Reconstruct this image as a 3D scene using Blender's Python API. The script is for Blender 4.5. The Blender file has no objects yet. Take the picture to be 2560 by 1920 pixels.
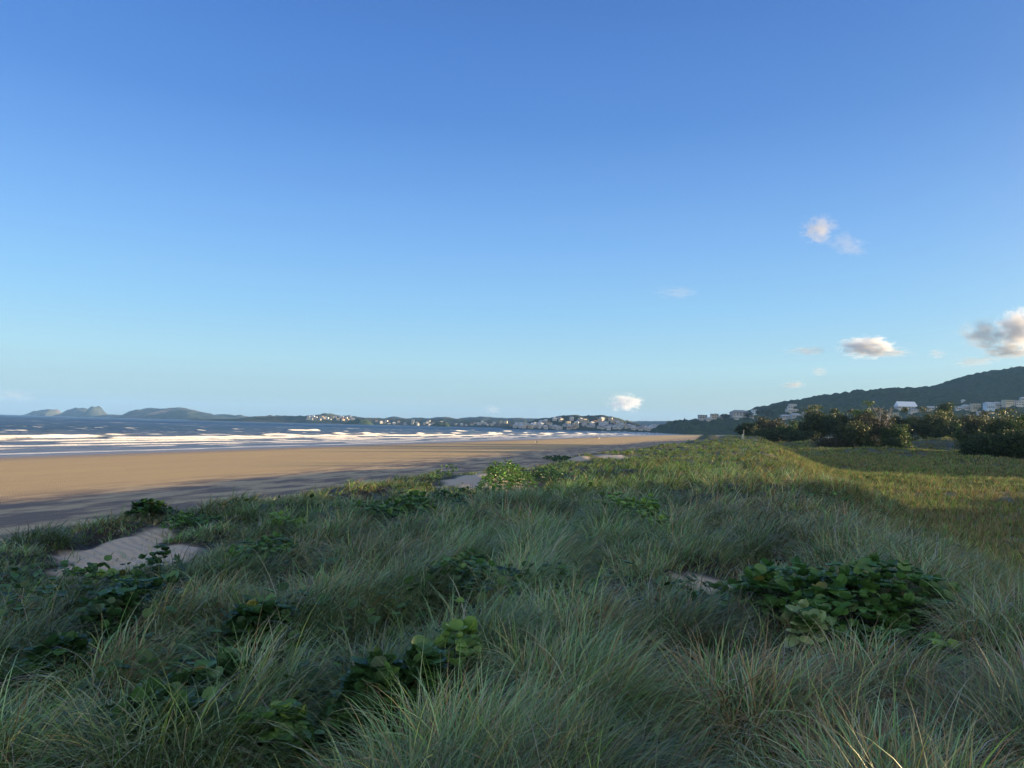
import bpy, math, random
import numpy as np
from mathutils import Vector, Matrix

random.seed(7)
RNG = np.random.default_rng(11)
scn = bpy.context.scene
COL = scn.collection
R = math.radians

# ------------------------------------------------------------------ camera
W0, H0, F = 2560.0, 1920.0, 1848.0
EYE = 6.0
PITCH, ROLL = R(3.28), R(1.375)
camd = bpy.data.cameras.new('camera')
cam = bpy.data.objects.new('camera', camd)
COL.objects.link(cam)
camd.sensor_width = 36.0
camd.lens = 36.0 * F / W0
camd.clip_start = 0.1
camd.clip_end = 60000.0
CM = (Matrix.Rotation(math.pi / 2 + PITCH, 4, 'X') @ Matrix.Rotation(ROLL, 4, 'Z'))
cam.matrix_world = Matrix.Translation((0, 0, EYE)) @ CM
scn.camera = cam


def ray(px, py):
    d = CM.to_3x3() @ Vector(((px - W0 / 2) / F, (H0 / 2 - py) / F, -1))
    return d


def at(px, py, Y):
    d = ray(px, py)
    return Vector((0, 0, EYE)) + d * (Y / d.y)


# ------------------------------------------------------------------ object helpers
def tag(o, label=None, cat=None, group=None, kind=None):
    if label: o['label'] = label
    if cat: o['category'] = cat
    if group: o['group'] = group
    if kind: o['kind'] = kind
    return o


def link(name, me, mats=(), parent=None, loc=None):
    o = bpy.data.objects.new(name, me)
    COL.objects.link(o)
    if me is not None:
        for m in mats:
            me.materials.append(m)
    if parent is not None: o.parent = parent
    if loc is not None: o.location = loc
    return o


def empty(name, loc, rz=0.0):
    o = bpy.data.objects.new(name, None)
    o.empty_display_size = 0.3
    COL.objects.link(o)
    o.location = loc
    o.rotation_euler = (0, 0, rz)
    return o


def np_mesh(name, verts, quads=None, tris=None, cols=None, attrs=None, smooth=False, mi=None):
    """verts (n,3), quads (m,4), tris (k,3); cols (n,3) point colours; mi per-face material index"""
    me = bpy.data.meshes.new(name)
    nq = 0 if quads is None else len(quads)
    nt = 0 if tris is None else len(tris)
    me.vertices.add(len(verts))
    me.vertices.foreach_set('co', np.ascontiguousarray(verts, np.float32).ravel())
    idx, tot = [], []
    if nq: idx.append(np.asarray(quads, np.int32).ravel()); tot.append(np.full(nq, 4, np.int32))
    if nt: idx.append(np.asarray(tris, np.int32).ravel()); tot.append(np.full(nt, 3, np.int32))
    idx = np.concatenate(idx); tot = np.concatenate(tot)
    me.loops.add(len(idx))
    me.loops.foreach_set('vertex_index', idx)
    me.polygons.add(len(tot))
    st = np.zeros(len(tot), np.int32); st[1:] = np.cumsum(tot)[:-1]
    me.polygons.foreach_set('loop_start', st)
    me.polygons.foreach_set('loop_total', tot)
    if smooth: me.polygons.foreach_set('use_smooth', np.ones(len(tot), bool))
    if mi is not None: me.polygons.foreach_set('material_index', np.asarray(mi, np.int32))
    if cols is not None:
        a = me.attributes.new('col', 'FLOAT_COLOR', 'POINT')
        c = np.ones((len(verts), 4), np.float32); c[:, :3] = cols
        a.data.foreach_set('color', c.ravel())
    for k, v in (attrs or {}).items():
        a = me.attributes.new(k, 'FLOAT', 'POINT')
        a.data.foreach_set('value', np.ascontiguousarray(v, np.float32))
    me.update(calc_edges=True)
    me.validate()
    return me


class MB:
    """collects boxes, prisms and tubes into one mesh"""
    def __init__(s): s.v, s.f, s.m = [], [], []
    def add(s, vs, fs, m=0):
        b = len(s.v); s.v += [tuple(v) for v in vs]
        for f in fs: s.f.append(tuple(i + b for i in f)); s.m.append(m)
        return s
    def box(s, x0, x1, y0, y1, z0, z1, m=0):
        vs = [(x0, y0, z0), (x1, y0, z0), (x1, y1, z0), (x0, y1, z0), (x0, y0, z1), (x1, y0, z1), (x1, y1, z1), (x0, y1, z1)]
        return s.add(vs, [(0, 3, 2, 1), (4, 5, 6, 7), (0, 1, 5, 4), (1, 2, 6, 5), (2, 3, 7, 6), (3, 0, 4, 7)], m)
    def hip(s, x0, x1, y0, y1, z0, z1, rx, m=0, t=.15):
        ym = (y0 + y1) / 2
        vs = [(x0, y0, z0), (x1, y0, z0), (x1, y1, z0), (x0, y1, z0), (x0, y0, z0 + t), (x1, y0, z0 + t), (x1, y1, z0 + t), (x0, y1, z0 + t), (x0 + rx, ym, z1), (x1 - rx, ym, z1)]
        return s.add(vs, [(0, 3, 2, 1), (0, 1, 5, 4), (1, 2, 6, 5), (2, 3, 7, 6), (3, 0, 4, 7), (4, 5, 9, 8), (6, 7, 8, 9), (5, 6, 9), (7, 4, 8)], m)
    def tube(s, pts, rad, n=6, m=0):
        b = len(s.v)
        pts = [Vector(p) for p in pts]
        for i, p in enumerate(pts):
            d = (pts[min(i + 1, len(pts) - 1)] - pts[max(i - 1, 0)])
            d = d.normalized() if d.length > 1e-9 else Vector((0, 0, 1))
            a = d.orthogonal().normalized(); c = d.cross(a)
            r = rad[i] if isinstance(rad, (list, tuple)) else rad
            for k in range(n):
                t = 2 * math.pi * k / n
                s.v.append(tuple(p + a * math.cos(t) * r + c * math.sin(t) * r))
        for i in range(len(pts) - 1):
            for k in range(n):
                s.f.append((b + i * n + k, b + i * n + (k + 1) % n, b + (i + 1) * n + (k + 1) % n, b + (i + 1) * n + k)); s.m.append(m)
        s.f.append(tuple(b + k for k in range(n))[::-1]); s.m.append(m)
        s.f.append(tuple(b + (len(pts) - 1) * n + k for k in range(n))); s.m.append(m)
        return s
    def mesh(s, name):
        me = bpy.data.meshes.new(name)
        me.from_pydata(s.v, [], s.f); me.polygons.foreach_set('material_index', s.m); me.update()
        return me


# ------------------------------------------------------------------ numpy noise
def _h(ix, iy, seed):
    n = (ix.astype(np.int64) * 374761393 + iy.astype(np.int64) * 668265263 + seed * 982451653) & 0xffffffff
    n = ((n ^ (n >> 13)) * 1274126177) & 0xffffffff
    return ((n ^ (n >> 16)) & 0xffff) / 65535.0


def vn(x, y, seed=0):
    x = np.asarray(x, float); y = np.asarray(y, float)
    ix = np.floor(x); iy = np.floor(y); fx = x - ix; fy = y - iy
    fx = fx * fx * (3 - 2 * fx); fy = fy * fy * (3 - 2 * fy)
    a = _h(ix, iy, seed); b = _h(ix + 1, iy, seed); c = _h(ix, iy + 1, seed); d = _h(ix + 1, iy + 1, seed)
    return (a * (1 - fx) + b * fx) * (1 - fy) + (c * (1 - fx) + d * fx) * fy


def fbm(x, y, seed=0, o=3):
    t = 0; a = .5; s = 0
    for k in range(o):
        t = t + a * vn(np.asarray(x) * 2 ** k + 17 * k, np.asarray(y) * 2 ** k - 9 * k, seed + k); s += a; a *= .5
    return t / s * 2 - 1   # -1..1


def cells(x, y, seed=0):
    """distance to nearest jittered cell point (0..~1)"""
    x = np.asarray(x, float); y = np.asarray(y, float)
    ix = np.floor(x); iy = np.floor(y); best = np.full(x.shape, 9.0); rnd = np.zeros(x.shape)
    for dx in (-1, 0, 1):
        for dy in (-1, 0, 1):
            cx = ix + dx; cy = iy + dy
            px = cx + _h(cx, cy, seed); py = cy + _h(cx, cy, seed + 5)
            d = np.hypot(px - x, py - y)
            m = d < best; best = np.where(m, d, best); rnd = np.where(m, _h(cx, cy, seed + 9), rnd)
    return best, rnd


def sstep(a, b, x):
    t = np.clip((np.asarray(x, float) - a) / (b - a), 0, 1)
    return t * t * (3 - 2 * t)


# ------------------------------------------------------------------ frame of the beach: s runs along the dune, u runs seaward
DX, DY = math.sin(R(18)), math.cos(R(18))
def su(x, y): return x * DX + y * DY, -x * DY + y * DX
def xy(s, u): return s * DX - u * DY, s * DY + u * DX

CREST, SWALE, SHORE = 4.35, 2.75, 105.0
PATCHES = []   # bare sand: x, y, rx, ry
BUMPS = []   # (x, y, height, rx, ry)


def tuss(x, y):
    """tussock mounds about a metre across: dome 0..1, random id, offset from the middle"""
    c = .95
    X = np.asarray(x, float) / c + .25 * fbm(np.asarray(x) / 2.3, np.asarray(y) / 2.3, 401, 2); Y = np.asarray(y, float) / c
    ix = np.floor(X); iy = np.floor(Y); best = np.full(X.shape, 9.0); rn = np.zeros(X.shape); vx = np.zeros(X.shape); vy = np.zeros(X.shape)
    for dx in (-1, 0, 1):
        for dy in (-1, 0, 1):
            cx = ix + dx; cy = iy + dy
            ax = X - (cx + .15 + .7 * _h(cx, cy, 411)); ay = Y - (cy + .15 + .7 * _h(cx, cy, 412)); d = np.hypot(ax, ay) / (.75 + .5 * _h(cx, cy, 413))
            m = d < best; best = np.where(m, d, best); rn = np.where(m, _h(cx, cy, 414), rn); vx = np.where(m, ax, vx); vy = np.where(m, ay, vy)
    return np.clip(1 - (best / .72) ** 2, 0, 1), rn, vx, vy


def height(x, y):
    x = np.asarray(x, float); y = np.asarray(y, float)
    s, u = su(x, y)
    damp = 1.0
    for qx, qy, qa, qb in PATCHES:
        damp = damp * (1 - np.exp(-(((x - qx) / (qa * 1.3)) ** 2 + ((y - qy) / (qb * 1.3)) ** 2) ** 1.5))
    beach = 1.0 * (1 - np.clip((u - 15) / (SHORE - 15), -1, 1.0)) - np.clip(u - SHORE, 0, 400) * .02
    edge = 9.1 + 1.2 * fbm(s / 9, u * 0 + 3, 21, 2)
    toe = edge + 8.0
    sea = 1 - sstep(edge, toe, u)
    land_edge = -.6 + 1.2 * fbm(s / 8, u * 0, 31, 2)
    far = sstep(120, 260, s)
    lsl = sstep(land_edge - 6.5, land_edge, u)
    swale = SWALE - .15 + .42 * fbm(x / 15, y / 15, 41, 3) + .17 * fbm(x / 3.1, y / 3.1, 44, 2)
    crest = CREST - .12 * sstep(2.5, 8, u) + .22 * fbm(x / 7, y / 7, 51, 3) * sstep(2, 7, np.hypot(x, y)) + .10 * fbm(x / 1.9, y / 1.9, 54, 2) + .24 * (tuss(x, y)[0] - .4) * damp
    top = swale + (crest - swale) * lsl
    for bx, by, bh, rx, ry in BUMPS:
        top = top + bh * np.exp(-((x - bx) / rx) ** 2 - ((y - by) / ry) ** 2) * (1 + .25 * fbm(x / 4, y / 4, 61, 2))
    z = beach + (top - beach) * sea
    # blown-out sandy hollows are gently scooped
    # headland end: the dune fades into the beach far away
    fade = sstep(330, 520, s)
    z = z * (1 - fade) + (np.minimum(z, 2.2) * fade)
    return z


def bump_px(px, pytop, Y, rxpx, ry, grass=.35, base=None):
    p = at(px, pytop, Y)
    h = p.z - grass - float(height(p.x, p.y))
    BUMPS.append((p.x, p.y, h, rxpx * Y / F, ry))


bump_px(2200, 1116, 135, 75, 9)
bump_px(2290, 1122, 128, 30, 6)
bump_px(2090, 1122, 140, 60, 8)
bump_px(2440, 1136, 96, 75, 8)
bump_px(2560, 1156, 84, 60, 6)
bump_px(2700, 1150, 90, 110, 9)
bump_px(2400, 1098, 190, 110, 12)
bump_px(2290, 1100, 200, 80, 10)
bump_px(1700, 1112, 105, 55, 11)
bump_px(1910, 1094, 215, 45, 10)
bump_px(2030, 1100, 200, 70, 9)
bump_px(1730, 1096, 180, 40, 18)
bump_px(1800, 1092, 170, 22, 16)


def hz(x, y): return float(height(np.array([x]), np.array([y]))[0])


def hit(px, py, lift=0.0, ymax=2000):
    """ground point under a pixel"""
    d = ray(px, py); d = d / d.y
    Y = np.geomspace(2.0, ymax, 4000)
    x = d.x * Y; z = EYE + d.z * Y
    g = height(x, Y) + lift
    k = np.argmax(z < g)
    return Vector((x[k], Y[k], g[k] - lift))


# ------------------------------------------------------------------ material helpers
def mat(name):
    m = bpy.data.materials.new(name); m.use_nodes = True
    nt = m.node_tree; nt.nodes.clear()
    out = nt.nodes.new('ShaderNodeOutputMaterial')
    return m, nt, out


def N(nt, t, **kw):
    n = nt.nodes.new(t)
    for k, v in kw.items():
        if k in n.inputs: n.inputs[k].default_value = v
        else: setattr(n, k, v)
    return n


def noise(nt, vec, scale, detail=4, rough=.55):
    n = N(nt, 'ShaderNodeTexNoise'); n.inputs['Scale'].default_value = scale
    n.inputs['Detail'].default_value = detail; n.inputs['Roughness'].default_value = rough
    if vec is not None: nt.links.new(vec, n.inputs['Vector'])
    return n.outputs['Fac']


def ramp(nt, fac, stops):
    r = N(nt, 'ShaderNodeValToRGB')
    e = r.color_ramp.elements
    while len(e) < len(stops): e.new(.5)
    for k, (p, c) in enumerate(stops):
        e[k].position = p; e[k].color = (*c, 1) if len(c) == 3 else c
    nt.links.new(fac, r.inputs[0])
    return r.outputs[0]


def mixc(nt, fac, a, b, mode='MIX'):
    m = N(nt, 'ShaderNodeMix', data_type='RGBA', blend_type=mode)
    for sock, v in ((m.inputs[0], fac), (m.inputs[6], a), (m.inputs[7], b)):
        if hasattr(v, 'is_linked') or isinstance(v, bpy.types.NodeSocket): nt.links.new(v, sock)
        elif isinstance(v, (int, float)): sock.default_value = v if sock.type == 'VALUE' else (v, v, v, 1)
        else: sock.default_value = (*v, 1)
    return m.outputs[2]


def math_(nt, op, a, b=None, c=None, clamp=False):
    m = N(nt, 'ShaderNodeMath', operation=op); m.use_clamp = clamp
    for k, v in enumerate((a, b, c)):
        if v is None: continue
        if isinstance(v, bpy.types.NodeSocket): nt.links.new(v, m.inputs[k])
        else: m.inputs[k].default_value = v
    return m.outputs[0]


def mapping(nt, vec, scale=(1, 1, 1), rot=(0, 0, 0), loc=(0, 0, 0)):
    m = N(nt, 'ShaderNodeMapping')
    m.inputs['Scale'].default_value = scale; m.inputs['Rotation'].default_value = rot; m.inputs['Location'].default_value = loc
    nt.links.new(vec, m.inputs['Vector'])
    return m.outputs[0]


def bump(nt, h, strength=.5, dist=.1):
    b = N(nt, 'ShaderNodeBump'); b.inputs['Strength'].default_value = strength; b.inputs['Distance'].default_value = dist
    nt.links.new(h, b.inputs['Height'])
    return b.outputs[0]


def pos(nt): return N(nt, 'ShaderNodeNewGeometry').outputs['Position']


def principled(nt, out, color=None, rough=.8, spec=.3, normal=None):
    p = N(nt, 'ShaderNodeBsdfPrincipled')
    for key, v in (('Base Color', color), ('Roughness', rough), ('Specular IOR Level', spec), ('Normal', normal)):
        if v is None: continue
        if isinstance(v, bpy.types.NodeSocket): nt.links.new(v, p.inputs[key])
        elif isinstance(v, (int, float)): p.inputs[key].default_value = v
        else: p.inputs[key].default_value = (*v, 1)
    nt.links.new(p.outputs[0], out.inputs['Surface'])
    return p


def simple(name, c, rough=.7, spec=.3, var=.25, scale=1.5):
    m, nt, out = mat(name)
    f = noise(nt, pos(nt), scale, 4)
    col = mixc(nt, f, [x * (1 - var) for x in c], [min(1, x * (1 + var)) for x in c])
    principled(nt, out, col, rough, spec)
    return m


# ------------------------------------------------------------------ sky and sun
SUN_EL = 5.1
SUN_AZ = math.atan2(1.0, .30)      # from +Y towards +X
EXPO = 2.4
w = bpy.data.worlds.new('World'); scn.world = w; w.use_nodes = True
nt = w.node_tree; nt.nodes.clear()
out = N(nt, 'ShaderNodeOutputWorld'); bg = N(nt, 'ShaderNodeBackground')
sky = N(nt, 'ShaderNodeTexSky', sky_type='NISHITA', sun_disc=False)
sky.sun_elevation = R(SUN_EL); sky.sun_rotation = SUN_AZ
sky.air_density = 1.0; sky.dust_density = .4; sky.ozone_density = 2.0
tc = N(nt, 'ShaderNodeTexCoord')
sep = N(nt, 'ShaderNodeSeparateXYZ'); nt.links.new(tc.outputs['Generated'], sep.inputs[0])
el = math_(nt, 'ARCSINE', sep.outputs[2])
el = math_(nt, 'DIVIDE', el, R(90))
def lin(r, g, b, k=1.0):
    f = lambda c: ((c / 255 + .055) / 1.055) ** 2.4 if c > 10 else c / 255 / 12.92
    return (f(r) * k, f(g) * k, f(b) * k)
stops = [(-.05, (138, 170, 182)), (0.0, (148, 180, 196)), (.02, (154, 191, 207)), (.052, (161, 207, 230)), (.098, (138, 195, 240)), (.151, (118, 175, 239)),
         (.202, (99, 155, 229)), (.251, (79, 136, 216)), (.313, (68, 123, 206)), (.341, (63, 116, 196)), (.6, (52, 98, 172)), (1.0, (40, 78, 150))]
grad = ramp(nt, el, [(max(0, p), lin(*c)) for p, c in stops[1:]])
# brighter towards the side opposite the sun, a warm lift low towards the sun
dotp = N(nt, 'ShaderNodeVectorMath', operation='DOT_PRODUCT'); nt.links.new(tc.outputs['Generated'], dotp.inputs[0])
dotp.inputs[1].default_value = (math.sin(SUN_AZ), math.cos(SUN_AZ), 0)
side = math_(nt, 'MULTIPLY_ADD', dotp.outputs['Value'], -.15, 1.03)
grad = mixc(nt, 1.0, grad, side, 'MULTIPLY')
glow = math_(nt, 'POWER', math_(nt, 'MAXIMUM', dotp.outputs['Value'], 0.0), 14.0)
grad = mixc(nt, glow, grad, (1.6, 1.25, .85), 'MIX')
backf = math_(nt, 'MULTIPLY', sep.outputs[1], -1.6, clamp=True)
grad = mixc(nt, math_(nt, 'MULTIPLY', backf, .75), grad, (1.30, 1.25, 1.12))  # added brighter whitish sky behind the camera, lifts the shaded foreground
SKYMIX = .12
GK = 1.0 / 2 ** EXPO / .1
grad = mixc(nt, 1.0, grad, (GK, GK, GK), 'MULTIPLY')
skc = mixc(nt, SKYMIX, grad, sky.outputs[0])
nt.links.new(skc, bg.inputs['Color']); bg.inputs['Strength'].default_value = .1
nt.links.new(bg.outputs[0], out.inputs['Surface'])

sd = bpy.data.lights.new('sun', 'SUN'); sun = bpy.data.objects.new('sun', sd); COL.objects.link(sun)
sd.energy = 4.4; sd.angle = R(.53); sd.color = (1.0, .72, .38)
sdir = Vector((math.sin(SUN_AZ) * math.cos(R(SUN_EL)), math.cos(SUN_AZ) * math.cos(R(SUN_EL)), math.sin(R(SUN_EL))))
sun.rotation_euler = sdir.to_track_quat('Z', 'Y').to_euler()
sun.location = (40, 10, 60)

vs = scn.view_settings
vs.view_transform = 'Standard'; vs.look = 'None'; vs.exposure = EXPO; vs.gamma = 1; vs.use_curve_mapping = False
scn.display_settings.display_device = 'sRGB'
cy = scn.cycles
cy.max_bounces = 6; cy.diffuse_bounces = 3; cy.glossy_bounces = 2; cy.transmission_bounces = 3; cy.transparent_max_bounces = 8
cy.volume_bounces = 1
cy.use_denoising = True


# ------------------------------------------------------------------ sandy blowouts in the dune (world ellipses)


def patch_px(px, py, rx, ry, mound=0.0):
    p = hit(px, py, 0.0)
    PATCHES.append((p.x, p.y, rx, ry))
    if mound: BUMPS.append((p.x, p.y + ry * .3, mound, rx * 1.3, ry * 1.1))


patch_px(300, 1398, .70, .80, .07)
patch_px(380, 1402, .42, .5, .03)
patch_px(225, 1385, .38, .5, .0)
patch_px(345, 1352, .42, .9, .05)
patch_px(1235, 1216, 1.1, 3.6, .28)
patch_px(1175, 1205, .8, 2.2, .12)
patch_px(1447, 1147, .6, 2.6, .2)
patch_px(1527, 1142, 1.0, 2.6, .2)
patch_px(1780, 1450, .35, .22)


def patch_mask(x, y, grow=0.0):
    m = np.zeros(np.shape(x))
    wob = .55 * fbm(x * 1.9, y * 1.9, 71, 4)
    for px, py, rx, ry in PATCHES:
        d = np.hypot((x - px) / (rx + grow), (y - py) / (ry + grow * 2)) + wob
        m = np.maximum(m, 1 - sstep(.8, 1.1, d))
    return m


# ------------------------------------------------------------------ ground: one sheet, finest near the camera
rr = np.concatenate([[0.0], np.geomspace(.5, 9000, 560)])
th = np.linspace(-math.pi, math.pi, 1101)[:-1]
Rr, Th = np.meshgrid(rr, th, indexing='ij')
GX, GY = Rr * np.sin(Th), Rr * np.cos(Th)
GZ = height(GX, GY)
S_, U_ = su(GX, GY)
rip = .02 * np.sin(U_ * 5 + 2.2 * fbm(GX, GY, 81, 2) * 3) * (Rr < 40)
GZ = GZ + rip * patch_mask(GX, GY)
veg = (1 - sstep(13, 16.5, U_ + 1.2 * fbm(S_ / 5, U_ / 5, 83, 2)))
na, nr = len(th), len(rr)
ii = np.arange(nr - 1)[:, None]; jj = np.arange(na)[None, :]
q = np.stack([ii * na + jj, ii * na + (jj + 1) % na, (ii + 1) * na + (jj + 1) % na, (ii + 1) * na + jj], -1).reshape(-1, 4)[:, ::-1]
gm = np_mesh('ground', np.stack([GX, GY, GZ], -1).reshape(-1, 3), q, smooth=True,
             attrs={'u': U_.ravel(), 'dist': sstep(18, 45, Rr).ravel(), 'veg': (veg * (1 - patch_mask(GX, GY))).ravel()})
m, nt, out = mat('sand_and_soil')
P = pos(nt)
au = N(nt, 'ShaderNodeAttribute', attribute_name='u').outputs['Fac']
av = N(nt, 'ShaderNodeAttribute', attribute_name='veg').outputs['Fac']
along = mapping(nt, P, (1, 1, 1), (0, 0, R(18)))                 # rotated so y runs along the dune
streak = mapping(nt, along, (.55, .16, 1))
n1 = noise(nt, streak, 1.0, 6, .62)
n2 = noise(nt, mapping(nt, along, (.05, .012, 1)), 1.0, 4)
n3 = noise(nt, P, 9.0, 5)
n4 = noise(nt, P, 60.0, 3)
dry = mixc(nt, n2, (.49, .36, .175), (.37, .27, .13))
dry = mixc(nt, math_(nt, 'MULTIPLY', n3, .35), dry, (.28, .20, .10))
# damp, rippled strip at the foot of the dune
aun = math_(nt, 'MULTIPLY_ADD', n2, 14.0, au)
strip = math_(nt, 'SUBTRACT', 1.0, math_(nt, 'MULTIPLY_ADD', aun, 1 / 8, -50 / 8, clamp=True))
dampf = ramp(nt, n1, [(.44, (0, 0, 0)), (.56, (1, 1, 1))])
dampm = math_(nt, 'MULTIPLY', dampf, strip)
damp = mixc(nt, n3, (.13, .10, .08), (.18, .14, .11))
beachc = mixc(nt, dampm, dry, damp)
tide = noise(nt, mapping(nt, along, (.35, .02, 1)), 1.0, 5, .7)
tl = ramp(nt, tide, [(.50, (0, 0, 0)), (.525, (1, 1, 1)), (.55, (0, 0, 0))])
beachc = mixc(nt, math_(nt, 'MULTIPLY', tl, .35), beachc, (.26, .19, .13))
mk = noise(nt, mapping(nt, P, (1.7, 1.7, 1)), 1.0, 3, .5)
beachc = mixc(nt, math_(nt, 'MULTIPLY', ramp(nt, mk, [(.62, (0, 0, 0)), (.70, (1, 1, 1))]), .30), beachc, (.30, .20, .13))
wetf = math_(nt, 'MULTIPLY_ADD', au, 1 / 16, -86 / 16, clamp=True)
beachc = mixc(nt, wetf, beachc, (.17, .125, .095))
duneSand = mixc(nt, n3, (.50, .415, .31), (.40, .33, .24))
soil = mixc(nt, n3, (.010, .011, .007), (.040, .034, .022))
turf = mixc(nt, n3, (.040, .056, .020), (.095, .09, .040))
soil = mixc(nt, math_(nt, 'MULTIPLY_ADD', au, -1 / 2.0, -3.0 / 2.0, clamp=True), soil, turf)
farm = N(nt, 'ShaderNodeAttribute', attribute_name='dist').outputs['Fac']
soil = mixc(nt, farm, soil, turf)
bsel = math_(nt, 'MULTIPLY_ADD', au, 1 / 2.5, -14.5 / 2.5, clamp=True)
col = mixc(nt, bsel, duneSand, beachc)
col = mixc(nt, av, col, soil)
hsum = math_(nt, 'ADD', math_(nt, 'MULTIPLY', n3, .6), math_(nt, 'MULTIPLY', n4, .15))
hsum = math_(nt, 'ADD', hsum, math_(nt, 'MULTIPLY', n1, .5))
wav = N(nt, 'ShaderNodeTexWave', bands_direction='DIAGONAL'); nt.links.new(P, wav.inputs['Vector'])
wav.inputs['Scale'].default_value = 3.2; wav.inputs['Distortion'].default_value = 5.0; wav.inputs['Detail'].default_value = 3.0; wav.inputs['Detail Scale'].default_value = .6
hsum = math_(nt, 'ADD', hsum, math_(nt, 'MULTIPLY', wav.outputs['Fac'], .35))
nb = bump(nt, hsum, .6, .06)
rough = mixc(nt, math_(nt, 'MULTIPLY', strip, math_(nt, 'SUBTRACT', 1.0, dampf)), mixc(nt, wetf, .80, .30), .58)
p = principled(nt, out, col, rough, .35, nb)
g = link('ground', gm, [m]); tag(g, kind='structure')

# ------------------------------------------------------------------ sea
ss = np.concatenate([-np.geomspace(900, 60, 40), np.linspace(-50, 20, 40)[1:-1], np.linspace(20, 420, 330), np.geomspace(424, 8800, 230)])
uu = np.concatenate([np.linspace(93, 130, 100)[:-1], np.linspace(130, 400, 520), np.geomspace(401, 8800, 190)])
SS, UU = np.meshgrid(ss, uu, indexing='ij')
X, Y = xy(SS, UU)
Z = np.zeros_like(SS); foam = np.zeros_like(SS)
lace = fbm(SS / 7, UU / 2.2, 101, 4)
# (u0, height, front width, where along the beach it breaks, amount)
WAVES = [(107.0, .04, .8, .9), (113.5, .10, .8, .55), (121, .16, .8, .5), (130, .26, .9, .6), (140, .36, .9, .48), (151, .52, 1.0, .5),
         (163, .75, 1.1, .50), (177, .9, 1.2, .36), (196, .95, 1.3, .30), (222, .95, 1.4, .22), (262, 1.15, 1.6, .28), (315, 1.0, 1.8, .18), (380, 1.0, 2.0, .14)]
for k, (u0, hh, wf, amt) in enumerate(WAVES):
    c = u0 + 3.6 * fbm(ss / 75, ss * 0 + k * 3.3, 110 + k, 3) + 1.0 * fbm(ss / 12, ss * 0 + k, 130 + k, 2)
    seg = fbm(ss / (15 + 1.5 * k), ss * 0 + k * 7.7, 150 + k, 2) * .5 + .5
    br = sstep(1 - amt - .16, 1 - amt + .06, seg)
    a = hh * (.35 + .65 * br) * (.8 + .4 * vn(ss / 6, ss * 0 + k, 160 + k))
    d = UU - c[:, None]
    prof = np.where(d < 0, np.exp(-(d / wf) ** 2), np.exp(-(d / (3.2 + hh * 3)) ** 2))
    Z += a[:, None] * prof
    fr = np.where(d < 0, np.exp(-(d / (wf * 1.7)) ** 2), np.exp(-(d / (.5 + .8 * hh)) ** 2))
    foam = np.maximum(foam, fr * (br[:, None] * 1.25) * (1 + .5 * lace))
    # foam left on the water behind the face, shoreward
    tail = np.exp(-np.clip(-d, 0, None) / (2.2 if u0 < 200 else 3)) * (d < 0) * br[:, None]
    foam = np.maximum(foam, tail * (.34 + .8 * lace))
wash = (1 - sstep(136, 168, UU + 14 * fbm(SS / 40, UU / 20, 170, 3)))
foam = np.maximum(foam, wash * (.04 + .95 * fbm(SS / 14, UU / 2.0, 171, 4)))
edge = np.exp(-((UU - 106.2 - 2.2 * fbm(SS / 30, SS * 0, 172, 3)) / .9) ** 2)
foam = np.maximum(foam, edge * .95)
# chop and scattered whitecaps further out
chopA = sstep(125, 200, UU)
Z += chopA * (.16 * fbm(SS / 4.5, UU / 2.4, 181, 3) + .22 * fbm(SS / 16, UU / 6.0, 183, 2))
caps = fbm(SS / 9, UU / 3.5, 190, 3)
foam = np.maximum(foam, sstep(150, 230, UU) * (1 - sstep(1200, 2600, UU)) * sstep(.44, .56, caps) * 1.1)
Z *= sstep(104, 109, UU)
Z += .03
ns, nu = SS.shape
ii = np.arange(ns - 1)[:, None]; jj = np.arange(nu - 1)[None, :]
q = np.stack([ii * nu + jj, ii * nu + jj + 1, (ii + 1) * nu + jj + 1, (ii + 1) * nu + jj], -1).reshape(-1, 4)[:, ::-1]
sm = np_mesh('sea', np.stack([X, Y, Z], -1).reshape(-1, 3), q, smooth=True, attrs={'foam': foam.ravel(), 'u': UU.ravel()})
m, nt, out = mat('sea_water')
P = pos(nt)
fo = N(nt, 'ShaderNodeAttribute', attribute_name='foam').outputs['Fac']
au = N(nt, 'ShaderNodeAttribute', attribute_name='u').outputs['Fac']
al = mapping(nt, P, (1, 1, 1), (0, 0, R(18)))
fn = noise(nt, mapping(nt, al, (1.6, .7, 1)), 1.0, 6, .7)
ff = math_(nt, 'ADD', fo, math_(nt, 'MULTIPLY_ADD', fn, .9, -.45))
ff = ramp(nt, ff, [(.40, (0, 0, 0)), (.92, (1, 1, 1))])
shallow = math_(nt, 'SUBTRACT', 1.0, math_(nt, 'MULTIPLY_ADD', au, 1 / 160, -120 / 160, clamp=True))
wc = mixc(nt, shallow, (.030, .062, .105), (.17, .185, .22))  # paler shallows, with the lavender sky reflection put into the base colour
wv = noise(nt, mapping(nt, al, (.28, .09, 1)), 1.0, 6, .6)
wv2 = noise(nt, mapping(nt, al, (.05, .014, 1)), 1.0, 5, .6)
wc = mixc(nt, math_(nt, 'MULTIPLY', wv2, .6), wc, (.05, .085, .12))
hsum = math_(nt, 'ADD', wv, math_(nt, 'MULTIPLY', wv2, 3.0))
nb = bump(nt, hsum, 1.0, 1.1)
wat = N(nt, 'ShaderNodeBsdfPrincipled'); nt.links.new(wc, wat.inputs['Base Color']); wat.inputs['Roughness'].default_value = .42
wat.inputs['Specular IOR Level'].default_value = .32; wat.inputs['IOR'].default_value = 1.33; nt.links.new(nb, wat.inputs['Normal'])
fm = N(nt, 'ShaderNodeBsdfPrincipled'); fm.inputs['Base Color'].default_value = (.58, .58, .58, 1); fm.inputs['Roughness'].default_value = .8
nt.links.new(bump(nt, fn, .8, .35), fm.inputs['Normal'])
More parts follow.
